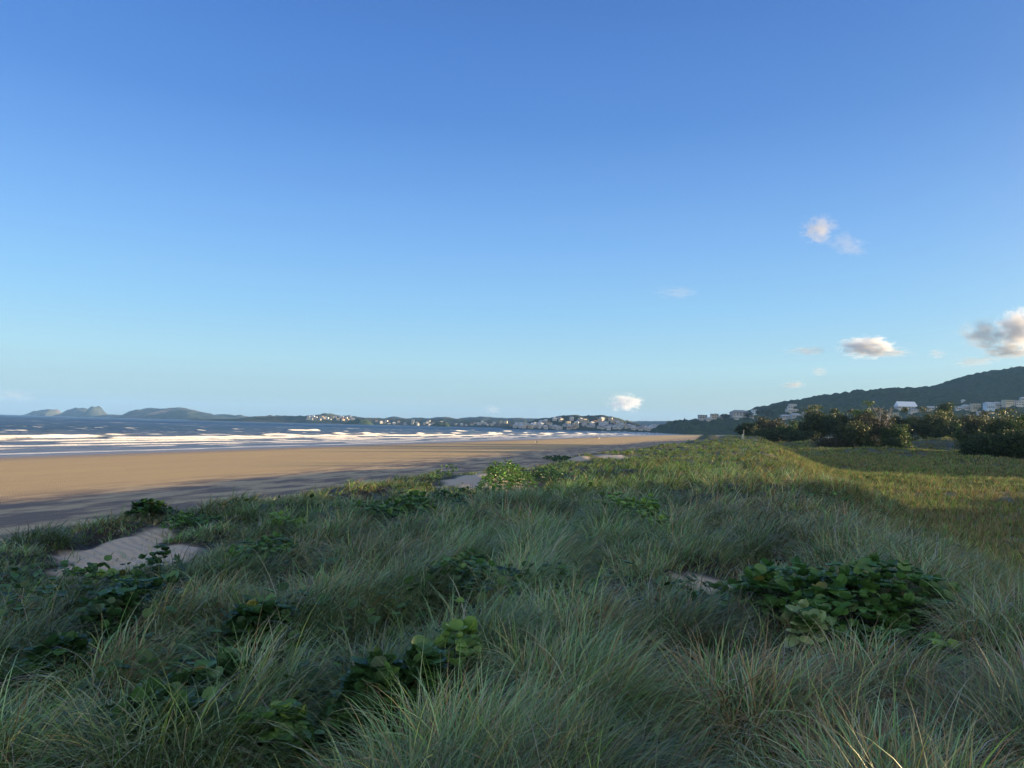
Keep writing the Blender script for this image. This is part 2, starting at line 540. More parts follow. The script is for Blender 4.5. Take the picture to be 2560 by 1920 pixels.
mx = N(nt, 'ShaderNodeMixShader'); nt.links.new(ff, mx.inputs[0]); nt.links.new(wat.outputs[0], mx.inputs[1]); nt.links.new(fm.outputs[0], mx.inputs[2])
nt.links.new(mx.outputs[0], out.inputs['Surface'])
o = link('sea', sm, [m]); tag(o, kind='structure')

#PART3
VINES = []
def _vvine(*a, **k): VINES.append((a, k))


_vvine(2110, 1510, 240, 85, 240, .30, 'mid', 'largest spreading patch of round-leaved green vine at right of the foreground', .10, 1)
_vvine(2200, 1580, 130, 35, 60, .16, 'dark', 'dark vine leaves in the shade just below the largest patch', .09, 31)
_vvine(2010, 1555, 38, 26, 9, .22, 'pale', 'sprig of big pale green round leaves standing before the largest vine patch', .12, 2, yellow=0)
_vvine(1890, 1450, 26, 22, 8, .20, 'mid', 'few round leaves with one yellow leaf at the left tip of the largest patch', .09, 3, yellow=.3)
_vvine(278, 1432, 70, 16, 26, .16, 'lime', 'light green vine leaves along the lower left rim of the sand patch', .085, 4)
_vvine(385, 1418, 46, 14, 22, .20, 'dark', 'dark glossy leaves standing against the pale sand patch', .085, 5, upright=.5)
_vvine(372, 1298, 46, 26, 90, .20, 'dark', 'dark bushy vine on the skyline just behind the near sand patch', .085, 6, fixY=12.2)
_vvine(480, 1282, 40, 16, 50, .2, 'mid', 'small green vine on the dune edge right of the dark bushy one', .07, 7)
_vvine(1262, 1180, 62, 22, 330, .34, 'mid', 'sunlit leafy vine mound beside the middle sand patch', .085, 8, lift=.3)
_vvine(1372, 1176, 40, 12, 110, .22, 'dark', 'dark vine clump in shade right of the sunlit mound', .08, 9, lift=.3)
_vvine(1000, 1270, 95, 22, 120, .32, 'mid', 'wide patch of light speckled round leaves left of centre on the dune', .09, 10, yellow=.1)
_vvine(1135, 1240, 50, 12, 60, .22, 'dark', 'dark vine creeping over the near lip of the middle sand patch', .08, 11)
_vvine(1585, 1278, 75, 20, 100, .30, 'lime', 'bright lime green vine patch in the middle of the dune top', .10, 12, yellow=0)
_vvine(720, 1292, 50, 9, 34, .22, 'lime', 'yellow-green leaves dotted through grass on the left dune edge', .08, 13)
_vvine(1140, 1625, 55, 34, 20, .22, 'lime', 'upright yellow-green leaves in the centre foreground', .085, 14, upright=.6, yellow=.12)
_vvine(1060, 1680, 60, 36, 60, .18, 'dark', 'dark leaves left below the upright yellow-green ones', .095, 15)
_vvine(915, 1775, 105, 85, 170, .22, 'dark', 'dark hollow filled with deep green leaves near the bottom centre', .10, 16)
_vvine(470, 1730, 110, 55, 120, .22, 'dark', 'dark blue-green leaf cluster in the lower left foreground', .10, 17)
_vvine(300, 1545, 100, 36, 80, .24, 'dark', 'loose dark round leaves below the near sand patch', .095, 18)
_vvine(640, 1545, 70, 36, 70, .24, 'dark', 'dark leaves scattered in grass left of the centre foreground', .09, 19)
_vvine(1550, 1800, 85, 40, 44, .10, 'mid', 'low green leaves near the bottom right of centre', .085, 20)
_vvine(2330, 1345, 80, 40, 80, .20, 'mid', 'vine with pale leaves creeping down the landward slope at right', .09, 21, yellow=.08)
_vvine(2345, 1612, 36, 14, 10, .22, 'lime', 'small yellow-green sprig right of the largest patch', .10, 22, yellow=.3)
_vvine(1160, 1425, 70, 34, 80, .26, 'mid', 'soft green leaf patch in grass above the centre foreground', .085, 23)
_vvine(1120, 1180, 22, 9, 40, .3, 'mid', 'little green vine on the skyline left of the sunlit mound', .07, 24)
_vvine(1395, 1147, 30, 8, 70, .3, 'dark', 'dark low vine beside the far small sand patches', .07, 25)
_vvine(640, 1365, 60, 20, 70, .26, 'mid', 'green leaves at the right foot of the near sand patch slope', .085, 26)
_vvine(2050, 1240, 50, 12, 50, .22, 'mid', 'bright leaves at the landward edge of the far dune top', .08, 27)
_vvine(120, 1660, 80, 44, 60, .22, 'dark', 'sparse dark leaves at the far left of the foreground', .09, 28)
_vvine(700, 1830, 80, 44, 60, .24, 'mid', 'scattered round leaves at the bottom left of centre', .09, 29)


def vine_shape(px, py, rxpx, rypx, lift=.2, fixY=None):
    if fixY: return at(px, py, fixY).x, fixY, rxpx * fixY / F, .5
    c = hit(px, py, lift); d = c.y
    c1 = hit(px, min(1915, py + rypx), lift); c0 = hit(px, py - rypx, lift)
    ry = max(.16, min((c0.y - c1.y) / 2, 3.5 + d * .05))
    yy = (c0.y + c1.y) / 2 if c0.y - c1.y < 8 else c.y
    return at(px, py, yy).x, yy, rxpx * d / F, ry


VSH = [vine_shape(*a[:4], lift=k.get('lift', .2), fixY=k.get('fixY')) + (a[4],) for a, k in VINES]


def vine_mask(x, y):
    m = np.zeros(np.shape(x))
    for vx, vy, rx, ry, n in VSH:
        m = np.maximum(m, (1 - sstep(.7, 1.1, np.hypot((x - vx) / rx, (y - vy) / ry))) * (1.0 if n > 30 else .6))
    return m


# ------------------------------------------------------------------ grass
def foliage_mat(name, trans=.3, rough=.5, spec=.25):
    m, nt, out = mat(name)
    c = N(nt, 'ShaderNodeAttribute', attribute_name='col').outputs['Color']
    p = principled(nt, out, c, rough, spec)
    t = N(nt, 'ShaderNodeBsdfTranslucent'); nt.links.new(c, t.inputs['Color'])
    mx = N(nt, 'ShaderNodeMixShader'); mx.inputs[0].default_value = trans
    nt.links.new(p.outputs[0], mx.inputs[1]); nt.links.new(t.outputs[0], mx.inputs[2]); nt.links.new(mx.outputs[0], out.inputs['Surface'])
    return m


def blades(base, L, phi, th0, beta, wd, col, nseg, tipcol=.25, rng=RNG):
    """curved tapering ribbons; base (n,3), angles in radians; returns verts, quads, cols"""
    n = len(base)
    t = np.linspace(0, 1, nseg + 1)
    thm = th0[:, None] - beta[:, None] * (t[None, :-1] + .5 / nseg) ** 1.25
    dl = L[:, None] / nseg
    hx = np.cumsum(np.cos(thm) * dl, 1); hz_ = np.cumsum(np.sin(thm) * dl, 1)
    zero = np.zeros((n, 1)); hx = np.hstack([zero, hx]); hz_ = np.hstack([zero, hz_])
    sway = (rng.random(n) - .5)[:, None] * .5 * (t[None, :] ** 2) * L[:, None] * .4
    cx, cy_ = np.sin(phi)[:, None], np.cos(phi)[:, None]
    px = base[:, 0:1] + hx * cx - sway * cy_; py = base[:, 1:2] + hx * cy_ + sway * cx; pz = base[:, 2:3] + hz_
    tw = (rng.random(n) - .5) * 1.6
    sx = np.cos(phi + tw)[:, None]; sy = -np.sin(phi + tw)[:, None]
    wdt = wd[:, None] * .5 * (1 - t[None, :] ** 2.2 * .93)
    V = np.empty((n, nseg + 1, 2, 3), np.float32)
    V[:, :, 0, 0] = px - sx * wdt; V[:, :, 0, 1] = py - sy * wdt; V[:, :, 0, 2] = pz
    V[:, :, 1, 0] = px + sx * wdt; V[:, :, 1, 1] = py + sy * wdt; V[:, :, 1, 2] = pz + wdt * .3
    b = (np.arange(n) * (nseg + 1) * 2)[:, None] + (np.arange(nseg) * 2)[None, :]
    Q = np.stack([b, b + 1, b + 3, b + 2], -1).reshape(-1, 4)
    g = t[None, :, None, None]
    C = col[:, None, None, :] * np.ones((n, nseg + 1, 2, 1), np.float32)
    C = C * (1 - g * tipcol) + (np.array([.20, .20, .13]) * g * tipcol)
    return V.reshape(-1, 3), Q, C.reshape(-1, 3).astype(np.float32)


PAL = np.array([(.165, .300, .160), (.080, .180, .060), (.220, .270, .080), (.100, .240, .040), (.430, .350, .180), (.210, .140, .080), (.370, .480, .320)]) * np.array([1.05, 1.10, .90])


def pick_cols(x, y, n_per, weights, rng, mul=1.0):
    """per-clump palette weights -> per-blade colours"""
    cum = np.cumsum(weights, 1); cum /= cum[:, -1:]
    r = rng.random((len(x), n_per))
    k = (r[:, :, None] > cum[:, None, :]).sum(-1).clip(0, len(PAL) - 1)
    c = PAL[k] * (.45 + 1.0 * rng.random((len(x), n_per, 1)) ** 1.2)
    return np.minimum(c, .40).reshape(-1, 3)


def scatter(n, r0, r1, a0, a1, rng):
    r = np.exp(rng.random(n) * math.log(r1 / r0) + math.log(r0)); a = a0 + rng.random(n) * (a1 - a0)
    return r * np.sin(a), r * np.cos(a), r


def grow(name, label, n, r0, r1, nper, nseg, mask, style, seed, wmul=1.0, a=(-56, 56)):
    rng = np.random.default_rng(seed)
    x, y, r = scatter(n, r0, r1, R(a[0]), R(a[1]), rng)
    keep = mask(x, y, rng); x, y, r = x[keep], y[keep], r[keep]
    W, Lc, th, be, wd, wind, spread = style(x, y, r, rng)
    M = len(x)
    cols = pick_cols(x, y, nper, W, rng)
    tn = tuss(x, y)[1]; near_ = 1 - sstep(20, 45, r)
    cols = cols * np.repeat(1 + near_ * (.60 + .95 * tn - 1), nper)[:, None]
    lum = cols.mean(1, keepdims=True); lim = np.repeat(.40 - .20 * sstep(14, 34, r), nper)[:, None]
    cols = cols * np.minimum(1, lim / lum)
    rep = lambda v: np.repeat(v, nper)
    oa = rng.random(M * nper) * 2 * math.pi; od = np.sqrt(rng.random(M * nper)) * rep(spread)
    bx = rep(x) + np.sin(oa) * od; by = rep(y) + np.cos(oa) * od
    bz = height(bx, by) - .02
    # direction: outward from the clump blended with the wind
    wphi = rep(wind[0]); ws = rep(wind[1])
    dx = np.sin(oa) + np.sin(wphi) * ws + .6 * rng.standard_normal(M * nper); dy = np.cos(oa) + np.cos(wphi) * ws + .6 * rng.standard_normal(M * nper)
    phi = np.arctan2(dx, dy)
    L = rep(Lc) * (.55 + .6 * rng.random(M * nper))
    pm = patch_mask(bx, by, .10)
    s_, u_ = su(bx, by)
    ok = ((pm < .35) | (rng.random(M * nper) < .04)) & (rng.random(M * nper) > .86 * vine_mask(bx, by)) & (u_ < 15.0) & (np.hypot(bx, by) > .75)
    L *= (1 - .45 * patch_mask(bx, by + 0.0, .7)) * (1 - .4 * vine_mask(bx, by + .1))
    th0 = rep(th) + rng.normal(0, .30, M * nper); beta = rep(be) * (.45 + rng.random(M * nper) * .9)
    w_ = rep(wd) * (.6 + .8 * rng.random(M * nper)) * wmul
    base = np.stack([bx, by, bz], -1)
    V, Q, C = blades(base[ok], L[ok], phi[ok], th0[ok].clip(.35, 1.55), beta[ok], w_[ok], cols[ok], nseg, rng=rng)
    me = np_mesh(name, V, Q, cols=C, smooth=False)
    return link(name, me, [M_GRASS if r0 < 3 else M_GRASSF])


M_GRASS = foliage_mat('grass_blades', .14, .42, .32)
M_GRASSF = foliage_mat('far_grass_blades', .14, .85, .1)
_np_old = np_mesh


def crest_mask(x, y, rng):
    s, u = su(x, y)
    le = -2.6 + 1.2 * fbm(s / 8, u * 0, 31, 2)
    t = tuss(x, y)[0]; far = sstep(14, 40, np.hypot(x, y))
    return (u < 14.5) & (u > le - 2.0) & (rng.random(len(x)) < np.where(u > 11, .75, 1.0)) & (rng.random(len(x)) < np.maximum(.06 + 1.1 * t, far)) & (rng.random(len(x)) < (np.hypot(x, y) / 8.5) ** .9) & (s < 420)


def crest_style(x, y, r, rng):
    s, u = su(x, y)
    t, rn, vx, vy = tuss(x, y)
    a = fbm(x / 2.6, y / 2.6, 211, 3); b = fbm(x / 1.9, y / 1.9, 221, 3) + (rn - .5) * .7; c = fbm(x / 5.5, y / 5.5, 231, 2)
    dry = sstep(.02, .40, b); land = sstep(3, -2, u); far = sstep(25, 60, r)
    W = np.stack([1.3 + .9 * sstep(-.2, .5, a), .8 + .5 * sstep(.2, -.5, a), .40 + .5 * sstep(-.1, .5, c) + far * 1.1, .30 + .6 * sstep(.1, .6, -b) + far * .5,
                  .12 + .5 * dry + .35 * far + .55 * land, .12 + 1.3 * dry + 1.1 * land, .55 + .5 * sstep(-.3, .4, a) * (rn > .4)], -1)
    W[:, 0] *= (1 - .5 * dry); W[:, 6] *= (1 - .5 * dry)
    k = rng.random(len(x))
    Lc = (.22 + .28 * t + .18 * rng.random(len(x)) ** 2) * np.where(r > 30, .85, 1) * (1 - .3 * sstep(3.5, 7, u))
    th = 1.22 - .30 * k * dry - .25 * (1 - t) * rng.random(len(x)); be = 1.45 + 1.3 * rng.random(len(x)) + .2 * dry
    wd = np.maximum(.0052, r * .00070)
    wp = R(74) + .5 * fbm(x / 6, y / 6, 241, 2); ws = .55 + .9 * np.clip(fbm(x / 4, y / 4, 243, 2) + .3, 0, 1)
    dx = np.sin(wp) * ws + 3.0 * vx; dy = np.cos(wp) * ws + 3.0 * vy
    return W, Lc, th, be, wd, (np.arctan2(dx, dy), np.hypot(dx, dy)), .05 + .08 * rng.random(len(x)) + r * .002


o = grow('dune_grass', '', 42000, 1.3, 16, 17, 7, crest_mask, crest_style, 1, 1.0, (-50, 48))
tag(o, kind='stuff', label='dense wind-bent blue-green grass covering the near dune top', cat='grass')
o = grow('dune_grass', '', 20000, 16, 420, 24, 4, crest_mask, crest_style, 2, 1.0, (-40, 46))
tag(o, kind='stuff', label='paler sunlit grass along the far part of the dune crest', cat='grass')


def swale_mask(x, y, rng):
    s, u = su(x, y)
    return (u < -2.0) & (u > -190) & (s < 420) & (x < 260)


def swale_style(x, y, r, rng):
    a = fbm(x / 9, y / 9, 251, 3); b = fbm(x / 4, y / 4, 261, 3)
    near = sstep(75, 30, r); dry = sstep(-.1, .4, b) * (.35 + near)
    W = np.stack([.10 + 0 * a, .7 + .8 * sstep(-.3, .5, a), 1.0 + 0 * a, .45 + .7 * sstep(0, .6, a), 1.0 + 2.4 * dry + .5 * near, .7 + 1.1 * dry + .7 * near, .1 + 0 * a], -1)
    Lc = (.24 + .30 * rng.random(len(x)) ** 1.5) * (1 + .5 * a + .3 * b)
    th = np.full(len(x), 1.25); be = .6 + .6 * rng.random(len(x))
    wd = np.maximum(.006, r * .00075)
    return W, Lc, th, be, wd, (np.full(len(x), R(74)), np.full(len(x), .7)), .08 + .1 * rng.random(len(x)) + r * .003


o = grow('swale_grass', '', 19000, 4, 75, 20, 4, swale_mask, swale_style, 3, 1.0, (0, 52))
tag(o, kind='stuff', label='short olive and straw grass filling the hollow behind the dune', cat='grass')


o = grow('swale_grass', '', 24000, 60, 330, 18, 2, swale_mask, swale_style, 4, 1.25, (0, 48))
tag(o, kind='stuff', label='rough dark green grass over the far humps before the trees', cat='grass')


# ------------------------------------------------------------------ beach vines: round leaves on short stalks
M_LEAF = foliage_mat('vine_leaf', .25, .38, .45)
LT = [(0, 0, 0), (0, .55, -.10), (0, 1.0, .02)]
_side = [(.30, .03), (.50, .28), (.50, .62), (.30, .92)]
LEAFT = np.array(LT + [(x, y, .12 * x + .05) for x, y in _side] + [(-x, y, .12 * x + .05) for x, y in _side])
LEAFF = [(0, 3, 4, 1), (1, 4, 5, 2), (0, 1, 8, 7), (1, 2, 9, 8)]
LEAFT_TRI = [(2, 5, 6), (2, 10, 9)]


def leaf_mesh(name, pos_, size, nrm_tilt, yaw, cols):
    n = len(pos_)
    L = LEAFT[None] * size[:, None, None]
    # tilt around x then yaw around z
    ct, st_ = np.cos(nrm_tilt)[:, None], np.sin(nrm_tilt)[:, None]
    x = L[..., 0]; y = L[..., 1] * ct - L[..., 2] * st_; z = L[..., 1] * st_ + L[..., 2] * ct
    cz, sz = np.cos(yaw)[:, None], np.sin(yaw)[:, None]
    V = np.stack([x * cz - y * sz, x * sz + y * cz, z], -1) + pos_[:, None, :]
    k = len(LEAFT); b = (np.arange(n) * k)[:, None, None]
    Q = (np.array(LEAFF)[None] + b).reshape(-1, 4); T = (np.array(LEAFT_TRI)[None] + b).reshape(-1, 3)
    C = np.repeat(cols, k, 0)
    return np_mesh(name, V.reshape(-1, 3), Q, T, cols=C, smooth=True)


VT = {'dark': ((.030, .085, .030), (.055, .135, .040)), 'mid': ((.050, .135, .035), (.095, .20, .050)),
      'lime': ((.10, .22, .045), (.17, .29, .06)), 'pale': ((.25, .36, .14), (.34, .45, .20))}


def leaf_cols(n, tone, rng, yellow=.04):
    a, b = VT[tone]; t = rng.random((n, 1)); c = (np.array(a) * (1 - t) + np.array(b) * t) * (.65 + .8 * rng.random((n, 1)))
    yel = rng.random(n) < yellow * .35
    c[yel] = np.array((.20, .21, .05)) * (.6 + .5 * rng.random((yel.sum(), 1)))
    return c


def vine(px, py, rxpx, rypx, n, hgt, tone, label, size=.085, seed=0, grp='vines growing through the dune grass', upright=.0, yellow=.025, lift=.2, fixY=None):
    rng = np.random.default_rng(seed + 500)
    vx, vy, rx, ry = vine_shape(px, py, rxpx, rypx, lift, fixY)
    c = Vector((vx, vy, 0)); d = vy; n = int(n * 2.3); hgt = hgt * 1.0; size = size * .78
    t = empty('beach_vine', (c.x, c.y, hz(c.x, c.y)))
    tag(t, label, 'vine', grp)
    rad = np.sqrt(rng.random(n)); ang = rng.random(n) * 2 * math.pi
    wob = 1 + .35 * np.sin(ang * 3 + seed) * rad
    x = c.x + rad * np.cos(ang) * rx * wob; y = c.y + rad * np.sin(ang) * ry * wob
    dome = np.sqrt(np.clip(1 - rad ** 2, 0, 1))
    lump = .55 + .9 * np.clip(fbm(x / .45, y / .45, 333, 2) + .5, 0, 1)
    h = .05 + hgt * (.25 + .75 * dome) * lump * (.25 + .75 * rng.random(n) ** .7)
    if upright: h *= (1 + upright * rng.random(n))
    z = height(x, y) + h
    sz = size * (.6 + .75 * rng.random(n)) * max(1.0, d / 22)
    tilt = rng.normal(.40, .75, n) + upright * .6; yaw = rng.random(n) * 2 * math.pi
    P_ = np.stack([x, y, z], -1)
    # three leaflets per stalk
    cols = leaf_cols(n, tone, rng, yellow)
    allP = np.concatenate([P_, P_, P_]); allY = np.concatenate([yaw, yaw + 1.7, yaw - 1.7])
    allS = np.concatenate([sz, sz * .9, sz * .9]); allT = np.concatenate([tilt, tilt * .6 + .1, tilt * .6 - .1])
    me = leaf_mesh('leaves', allP - np.array(t.location), allS, allT, allY, np.concatenate([cols] * 3))
    link('leaves', me, [M_LEAF], t)
    b = np.stack([x + rng.normal(0, .05, n), y + rng.normal(0, .05, n), height(x, y) - .02], -1)
    dv = P_ - b; L = np.linalg.norm(dv, axis=1); phi = np.arctan2(dv[:, 0], dv[:, 1]); th = np.arctan2(dv[:, 2], np.hypot(dv[:, 0], dv[:, 1]))
    V, Q, C = blades(b, L, phi, th, np.zeros(n), np.full(n, .006 * max(1, d / 16)), np.tile(np.array([[.05, .08, .025]]), (n, 1)), 3, 0.0, rng)
    tag(link('stems', np_mesh('stems', V - np.array(t.location), Q, cols=C), [M_LEAF], t), kind='stuff')
    return t


for a_, k_ in VINES: vine(*a_, **k_)

# small vine leaves sprinkled through the grass
rng = np.random.default_rng(77)
x, y, r = scatter(42000, 2.6, 60, R(-46), R(42), rng)
k = (fbm(x / 1.6, y / 1.6, 301, 3) - .5 * tuss(x, y)[0] + .25 * (np.hypot(x, y) < 9) > .05) & (su(x, y)[1] < 8.5) & (patch_mask(x, y, .1) < .2) & crest_mask(x, y, rng); x, y, r = x[k], y[k], r[k]
n = len(x); print('ground cover', n)
c = leaf_cols(n, 'mid', rng, .03) * (.35 + .6 * rng.random((n, 1)))
me = leaf_mesh('vine_ground_cover', np.stack([x, y, height(x, y) + .05 + .20 * rng.random(n)], -1), (.04 + .055 * rng.random(n)) * np.maximum(1, r / 20), rng.normal(.2, .5, n), rng.random(n) * 6.28, c)
o = link('vine_ground_cover', me, [M_LEAF]); tag(o, kind='stuff', label='small creeping leaves sprinkled through the dune grass', cat='ground cover')


# ------------------------------------------------------------------ hills, islands, headlands
def forest_mat(name, a, b, c, scale):
    m, nt, out = mat(name)
    P = pos(nt)
    f = noise(nt, P, scale, 5, .6); f2 = noise(nt, P, scale * .12, 3)
    col = mixc(nt, ramp(nt, f, [(.35, (0, 0, 0)), (.65, (1, 1, 1))]), a, b)
    col = mixc(nt, ramp(nt, f2, [(.52, (0, 0, 0)), (.66, (1, 1, 1))]), col, c)
    principled(nt, out, col, .9, .1, bump(nt, f, .8, 1.5))
    return m


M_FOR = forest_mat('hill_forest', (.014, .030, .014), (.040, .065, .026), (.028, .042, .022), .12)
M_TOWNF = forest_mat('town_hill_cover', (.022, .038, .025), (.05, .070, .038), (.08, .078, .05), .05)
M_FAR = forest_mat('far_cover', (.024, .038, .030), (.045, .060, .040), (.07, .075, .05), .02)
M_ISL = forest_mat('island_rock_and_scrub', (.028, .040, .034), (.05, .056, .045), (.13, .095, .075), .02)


def hill(name, pts, D, T, step, m, amp=0.0, cell=9.0, base=0.0, seed=0, back=1.0, power=.85, rough=.16):
    P_ = [at(px, py, D) for px, py in pts]
    xs = np.array([p.x for p in P_]); zs = np.array([p.z for p in P_])
    def zf(x, y):
        v = (np.asarray(y, float) - D) / T
        prof = np.interp(x, xs, zs)
        ends = sstep(xs[0], xs[0] + step, x) * (1 - sstep(xs[-1] - step, xs[-1], x))
        v = v + .22 * fbm(np.asarray(x) / (T * .55), np.asarray(y) / (T * .8), seed + 3, 2) * sstep(0, .5, np.abs(v))
        sh = np.cos(np.clip(v, -1, 1) * math.pi / 2) ** power
        h = (prof - base) * sh * ends
        h = h * (1 + rough * 2 * fbm(np.asarray(x) / (T * .25), np.asarray(y) / (T * .25), seed + 1, 3) * sstep(0, .4, np.abs(v)))
        if amp:
            d, rn = cells(np.asarray(x) / cell, np.asarray(y) / cell, seed)
            h = h + amp * (np.clip(1 - (d / .75) ** 2, 0, 1) ** .5 * (.5 + rn) - .55) * np.clip(h / 6, 0, 1)
        return base - 1.0 + h + 1.0 * (h > .2)
    gx = np.arange(xs[0] - step, xs[-1] + 2 * step, step); gy = np.arange(D - T * 1.15, D + T * back + step, step)
    gx_, gy_ = np.meshgrid(gx, gy, indexing='ij')
    gz = zf(gx_, gy_); n = len(gy)
    i = np.arange(len(gx) - 1)[:, None]; j = np.arange(n - 1)[None, :]
    q = np.stack([i * n + j, (i + 1) * n + j, (i + 1) * n + j + 1, i * n + j + 1], -1).reshape(-1, 4)
    me = np_mesh(name, np.stack([gx_, gy_, gz], -1).reshape(-1, 3), q, smooth=True)
    o = link(name, me, [m]); tag(o, kind='structure')
    return zf


def z1(pts): return [(x / 3.456, 950 + y / 3.456) for x, y in pts]
def z2(pts): return [(600 + x / 3.456, 980 + y / 3.456) for x, y in pts]
def z3(pts): return [(1200 + x / 4.424, 950 + y / 4.424) for x, y in pts]
def z4(pts): return [(1640 + x / 4.81, 900 + y / 4.81) for x, y in pts]
def z5(pts): return [(2060 + x / 4.424, 850 + y / 4.424) for x, y in pts]


hill('island', z1([(290, 305), (310, 293), (330, 275), (380, 262), (430, 255), (470, 258), (490, 272), (510, 300)]), 6000, 150, 12, M_ISL, 4, 40, seed=1, power=.6)
hill('island', z1([(555, 308), (570, 292), (600, 268), (640, 250), (690, 243), (740, 252), (765, 268), (800, 300), (815, 308)]), 5600, 150, 12, M_ISL, 5, 40, seed=2, power=.6)
hill('island', z1([(735, 308), (752, 285), (775, 262), (800, 240), (825, 232), (850, 246), (880, 275), (912, 306)]), 5500, 110, 12, M_ISL, 5, 40, seed=3, power=.6)
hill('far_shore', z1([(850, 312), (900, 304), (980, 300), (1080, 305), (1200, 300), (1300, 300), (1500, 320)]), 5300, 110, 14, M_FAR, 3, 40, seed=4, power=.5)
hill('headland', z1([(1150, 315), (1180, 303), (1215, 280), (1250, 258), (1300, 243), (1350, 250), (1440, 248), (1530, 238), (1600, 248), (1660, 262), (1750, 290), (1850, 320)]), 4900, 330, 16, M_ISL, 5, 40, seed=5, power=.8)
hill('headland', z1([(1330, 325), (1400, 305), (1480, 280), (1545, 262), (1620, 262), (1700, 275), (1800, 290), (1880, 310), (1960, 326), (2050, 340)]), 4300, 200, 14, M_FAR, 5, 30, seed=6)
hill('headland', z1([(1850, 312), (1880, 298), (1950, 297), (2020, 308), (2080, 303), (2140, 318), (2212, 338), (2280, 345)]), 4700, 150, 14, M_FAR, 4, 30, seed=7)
ridge = hill('coastal_ridge', z2([(-260, 262), (-160, 240), (0, 240), (100, 243), (150, 238), (200, 222), (260, 210), (330, 213), (440, 212), (560, 215), (640, 208), (700, 198), (750, 190), (800, 197), (850, 215), (900, 218), (1000, 222), (1060, 230),
              (1120, 236), (1180, 230), (1240, 240), (1330, 240), (1470, 240), (1620, 245), (1720, 238), (1800, 236), (1880, 242), (1980, 246), (2212, 250), (2500, 262)]), 2900, 340, 12, M_TOWNF, 6, 22, seed=8, rough=.12)
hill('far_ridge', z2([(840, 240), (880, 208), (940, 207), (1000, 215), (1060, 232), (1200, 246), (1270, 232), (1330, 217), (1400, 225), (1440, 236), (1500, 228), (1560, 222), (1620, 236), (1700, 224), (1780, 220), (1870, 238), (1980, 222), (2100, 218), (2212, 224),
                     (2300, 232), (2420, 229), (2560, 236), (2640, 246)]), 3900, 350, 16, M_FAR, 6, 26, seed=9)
hill('dark_knoll', z2([(905, 280), (950, 252), (1000, 239), (1080, 239), (1125, 262), (1140, 280)]), 2450, 60, 7, M_FOR, 4, 16, seed=10)
hill('dark_knoll', z2([(1640, 296), (1690, 268), (1740, 261), (1785, 265), (1815, 297)]), 2380, 50, 7, M_FOR, 4, 16, seed=11)
town = hill('town_hill', z3([(150, 545), (380, 520), (560, 470), (640, 442), (700, 436), (830, 425), (880, 408), (930, 397), (990, 405), (1040, 396), (1100, 410), (1160, 413), (1200, 399), (1235, 410), (1270, 400), (1340, 406), (1400, 410), (1440, 424), (1480, 432),
             (1560, 457), (1640, 485), (1700, 502), (1790, 522), (1900, 528), (2050, 528), (2200, 540)]), 2000, 330, 8, M_TOWNF, 5, 16, seed=12, rough=.1)
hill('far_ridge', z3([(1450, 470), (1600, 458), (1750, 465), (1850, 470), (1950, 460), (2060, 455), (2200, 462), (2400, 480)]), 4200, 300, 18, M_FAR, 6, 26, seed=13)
headl = hill('headland', z4([(98, 885), (112, 850), (125, 815), (150, 790), (200, 768), (290, 757), (350, 752), (510, 740), (640, 722), (800, 712), (900, 690), (1000, 672), (1150, 668), (1240, 655), (1340, 645), (1420, 602), (1450, 585), (1500, 560), (1570, 568),
              (1640, 580), (1760, 565), (1900, 560), (2300, 580), (2800, 640)]), 1300, 190, 4, M_FOR, 6.5, 10, seed=14, rough=.1)
bigh = hill('forest_hill', z5([(-700, 790), (-560, 740), (-300, 690), (-120, 665), (0, 645), (60, 630), (180, 610), (300, 598), (440, 588), (600, 573), (740, 565), (900, 560), (1100, 553), (1270, 546), (1340, 520), (1500, 478), (1570, 462), (1680, 420), (1750, 400), (1830, 392),
             (1880, 364), (1990, 350), (2130, 335), (2180, 310), (2260, 305), (2700, 300), (3400, 340), (4400, 560), (5400, 800)]), 1600, 560, 7, M_FOR, 8.0, 15, seed=15, rough=.12)


def on_hill(zf, px, py, y0, y1):
    d = ray(px, py); d = d / d.y
    Y = np.linspace(y0, y1, 1500)
    g = zf(d.x * Y, Y)
    k = int(np.argmax(EYE + d.z * Y < g))
    if k == 0: return None
    return Vector((d.x * Y[k], Y[k], float(g[k])))


# ------------------------------------------------------------------ houses
M_WHITE = simple('white_wall', (.46, .46, .45), .7, .3, .06)
M_CREAM = simple('cream_wall', (.45, .40, .30), .7, .3, .08)
M_GREYW = simple('grey_wall', (.34, .35, .36), .7, .3, .08)
M_ROOFL = simple('pale_metal_roof', (.40, .43, .47), .5, .4, .08)
M_ROOFW = simple('white_metal_roof', (.70, .74, .80), .4, .5, .04)
M_ROOFG = simple('grey_roof', (.20, .21, .23), .6, .3, .15)
M_ROOFR = simple('brown_tile_roof', (.26, .13, .08), .8, .2, .2)
M_GLASS = simple('window_glass', (.03, .04, .05), .1, .6, .1)
M_BLUEW = simple('pale_blue_wall', (.45, .58, .72), .6, .3, .08)
WALLS = {'white': M_WHITE, 'cream': M_CREAM, 'grey': M_GREYW, 'pale blue': M_BLUEW}
ROOFS = {'pale': M_ROOFL, 'grey': M_ROOFG, 'brown': M_ROOFR}


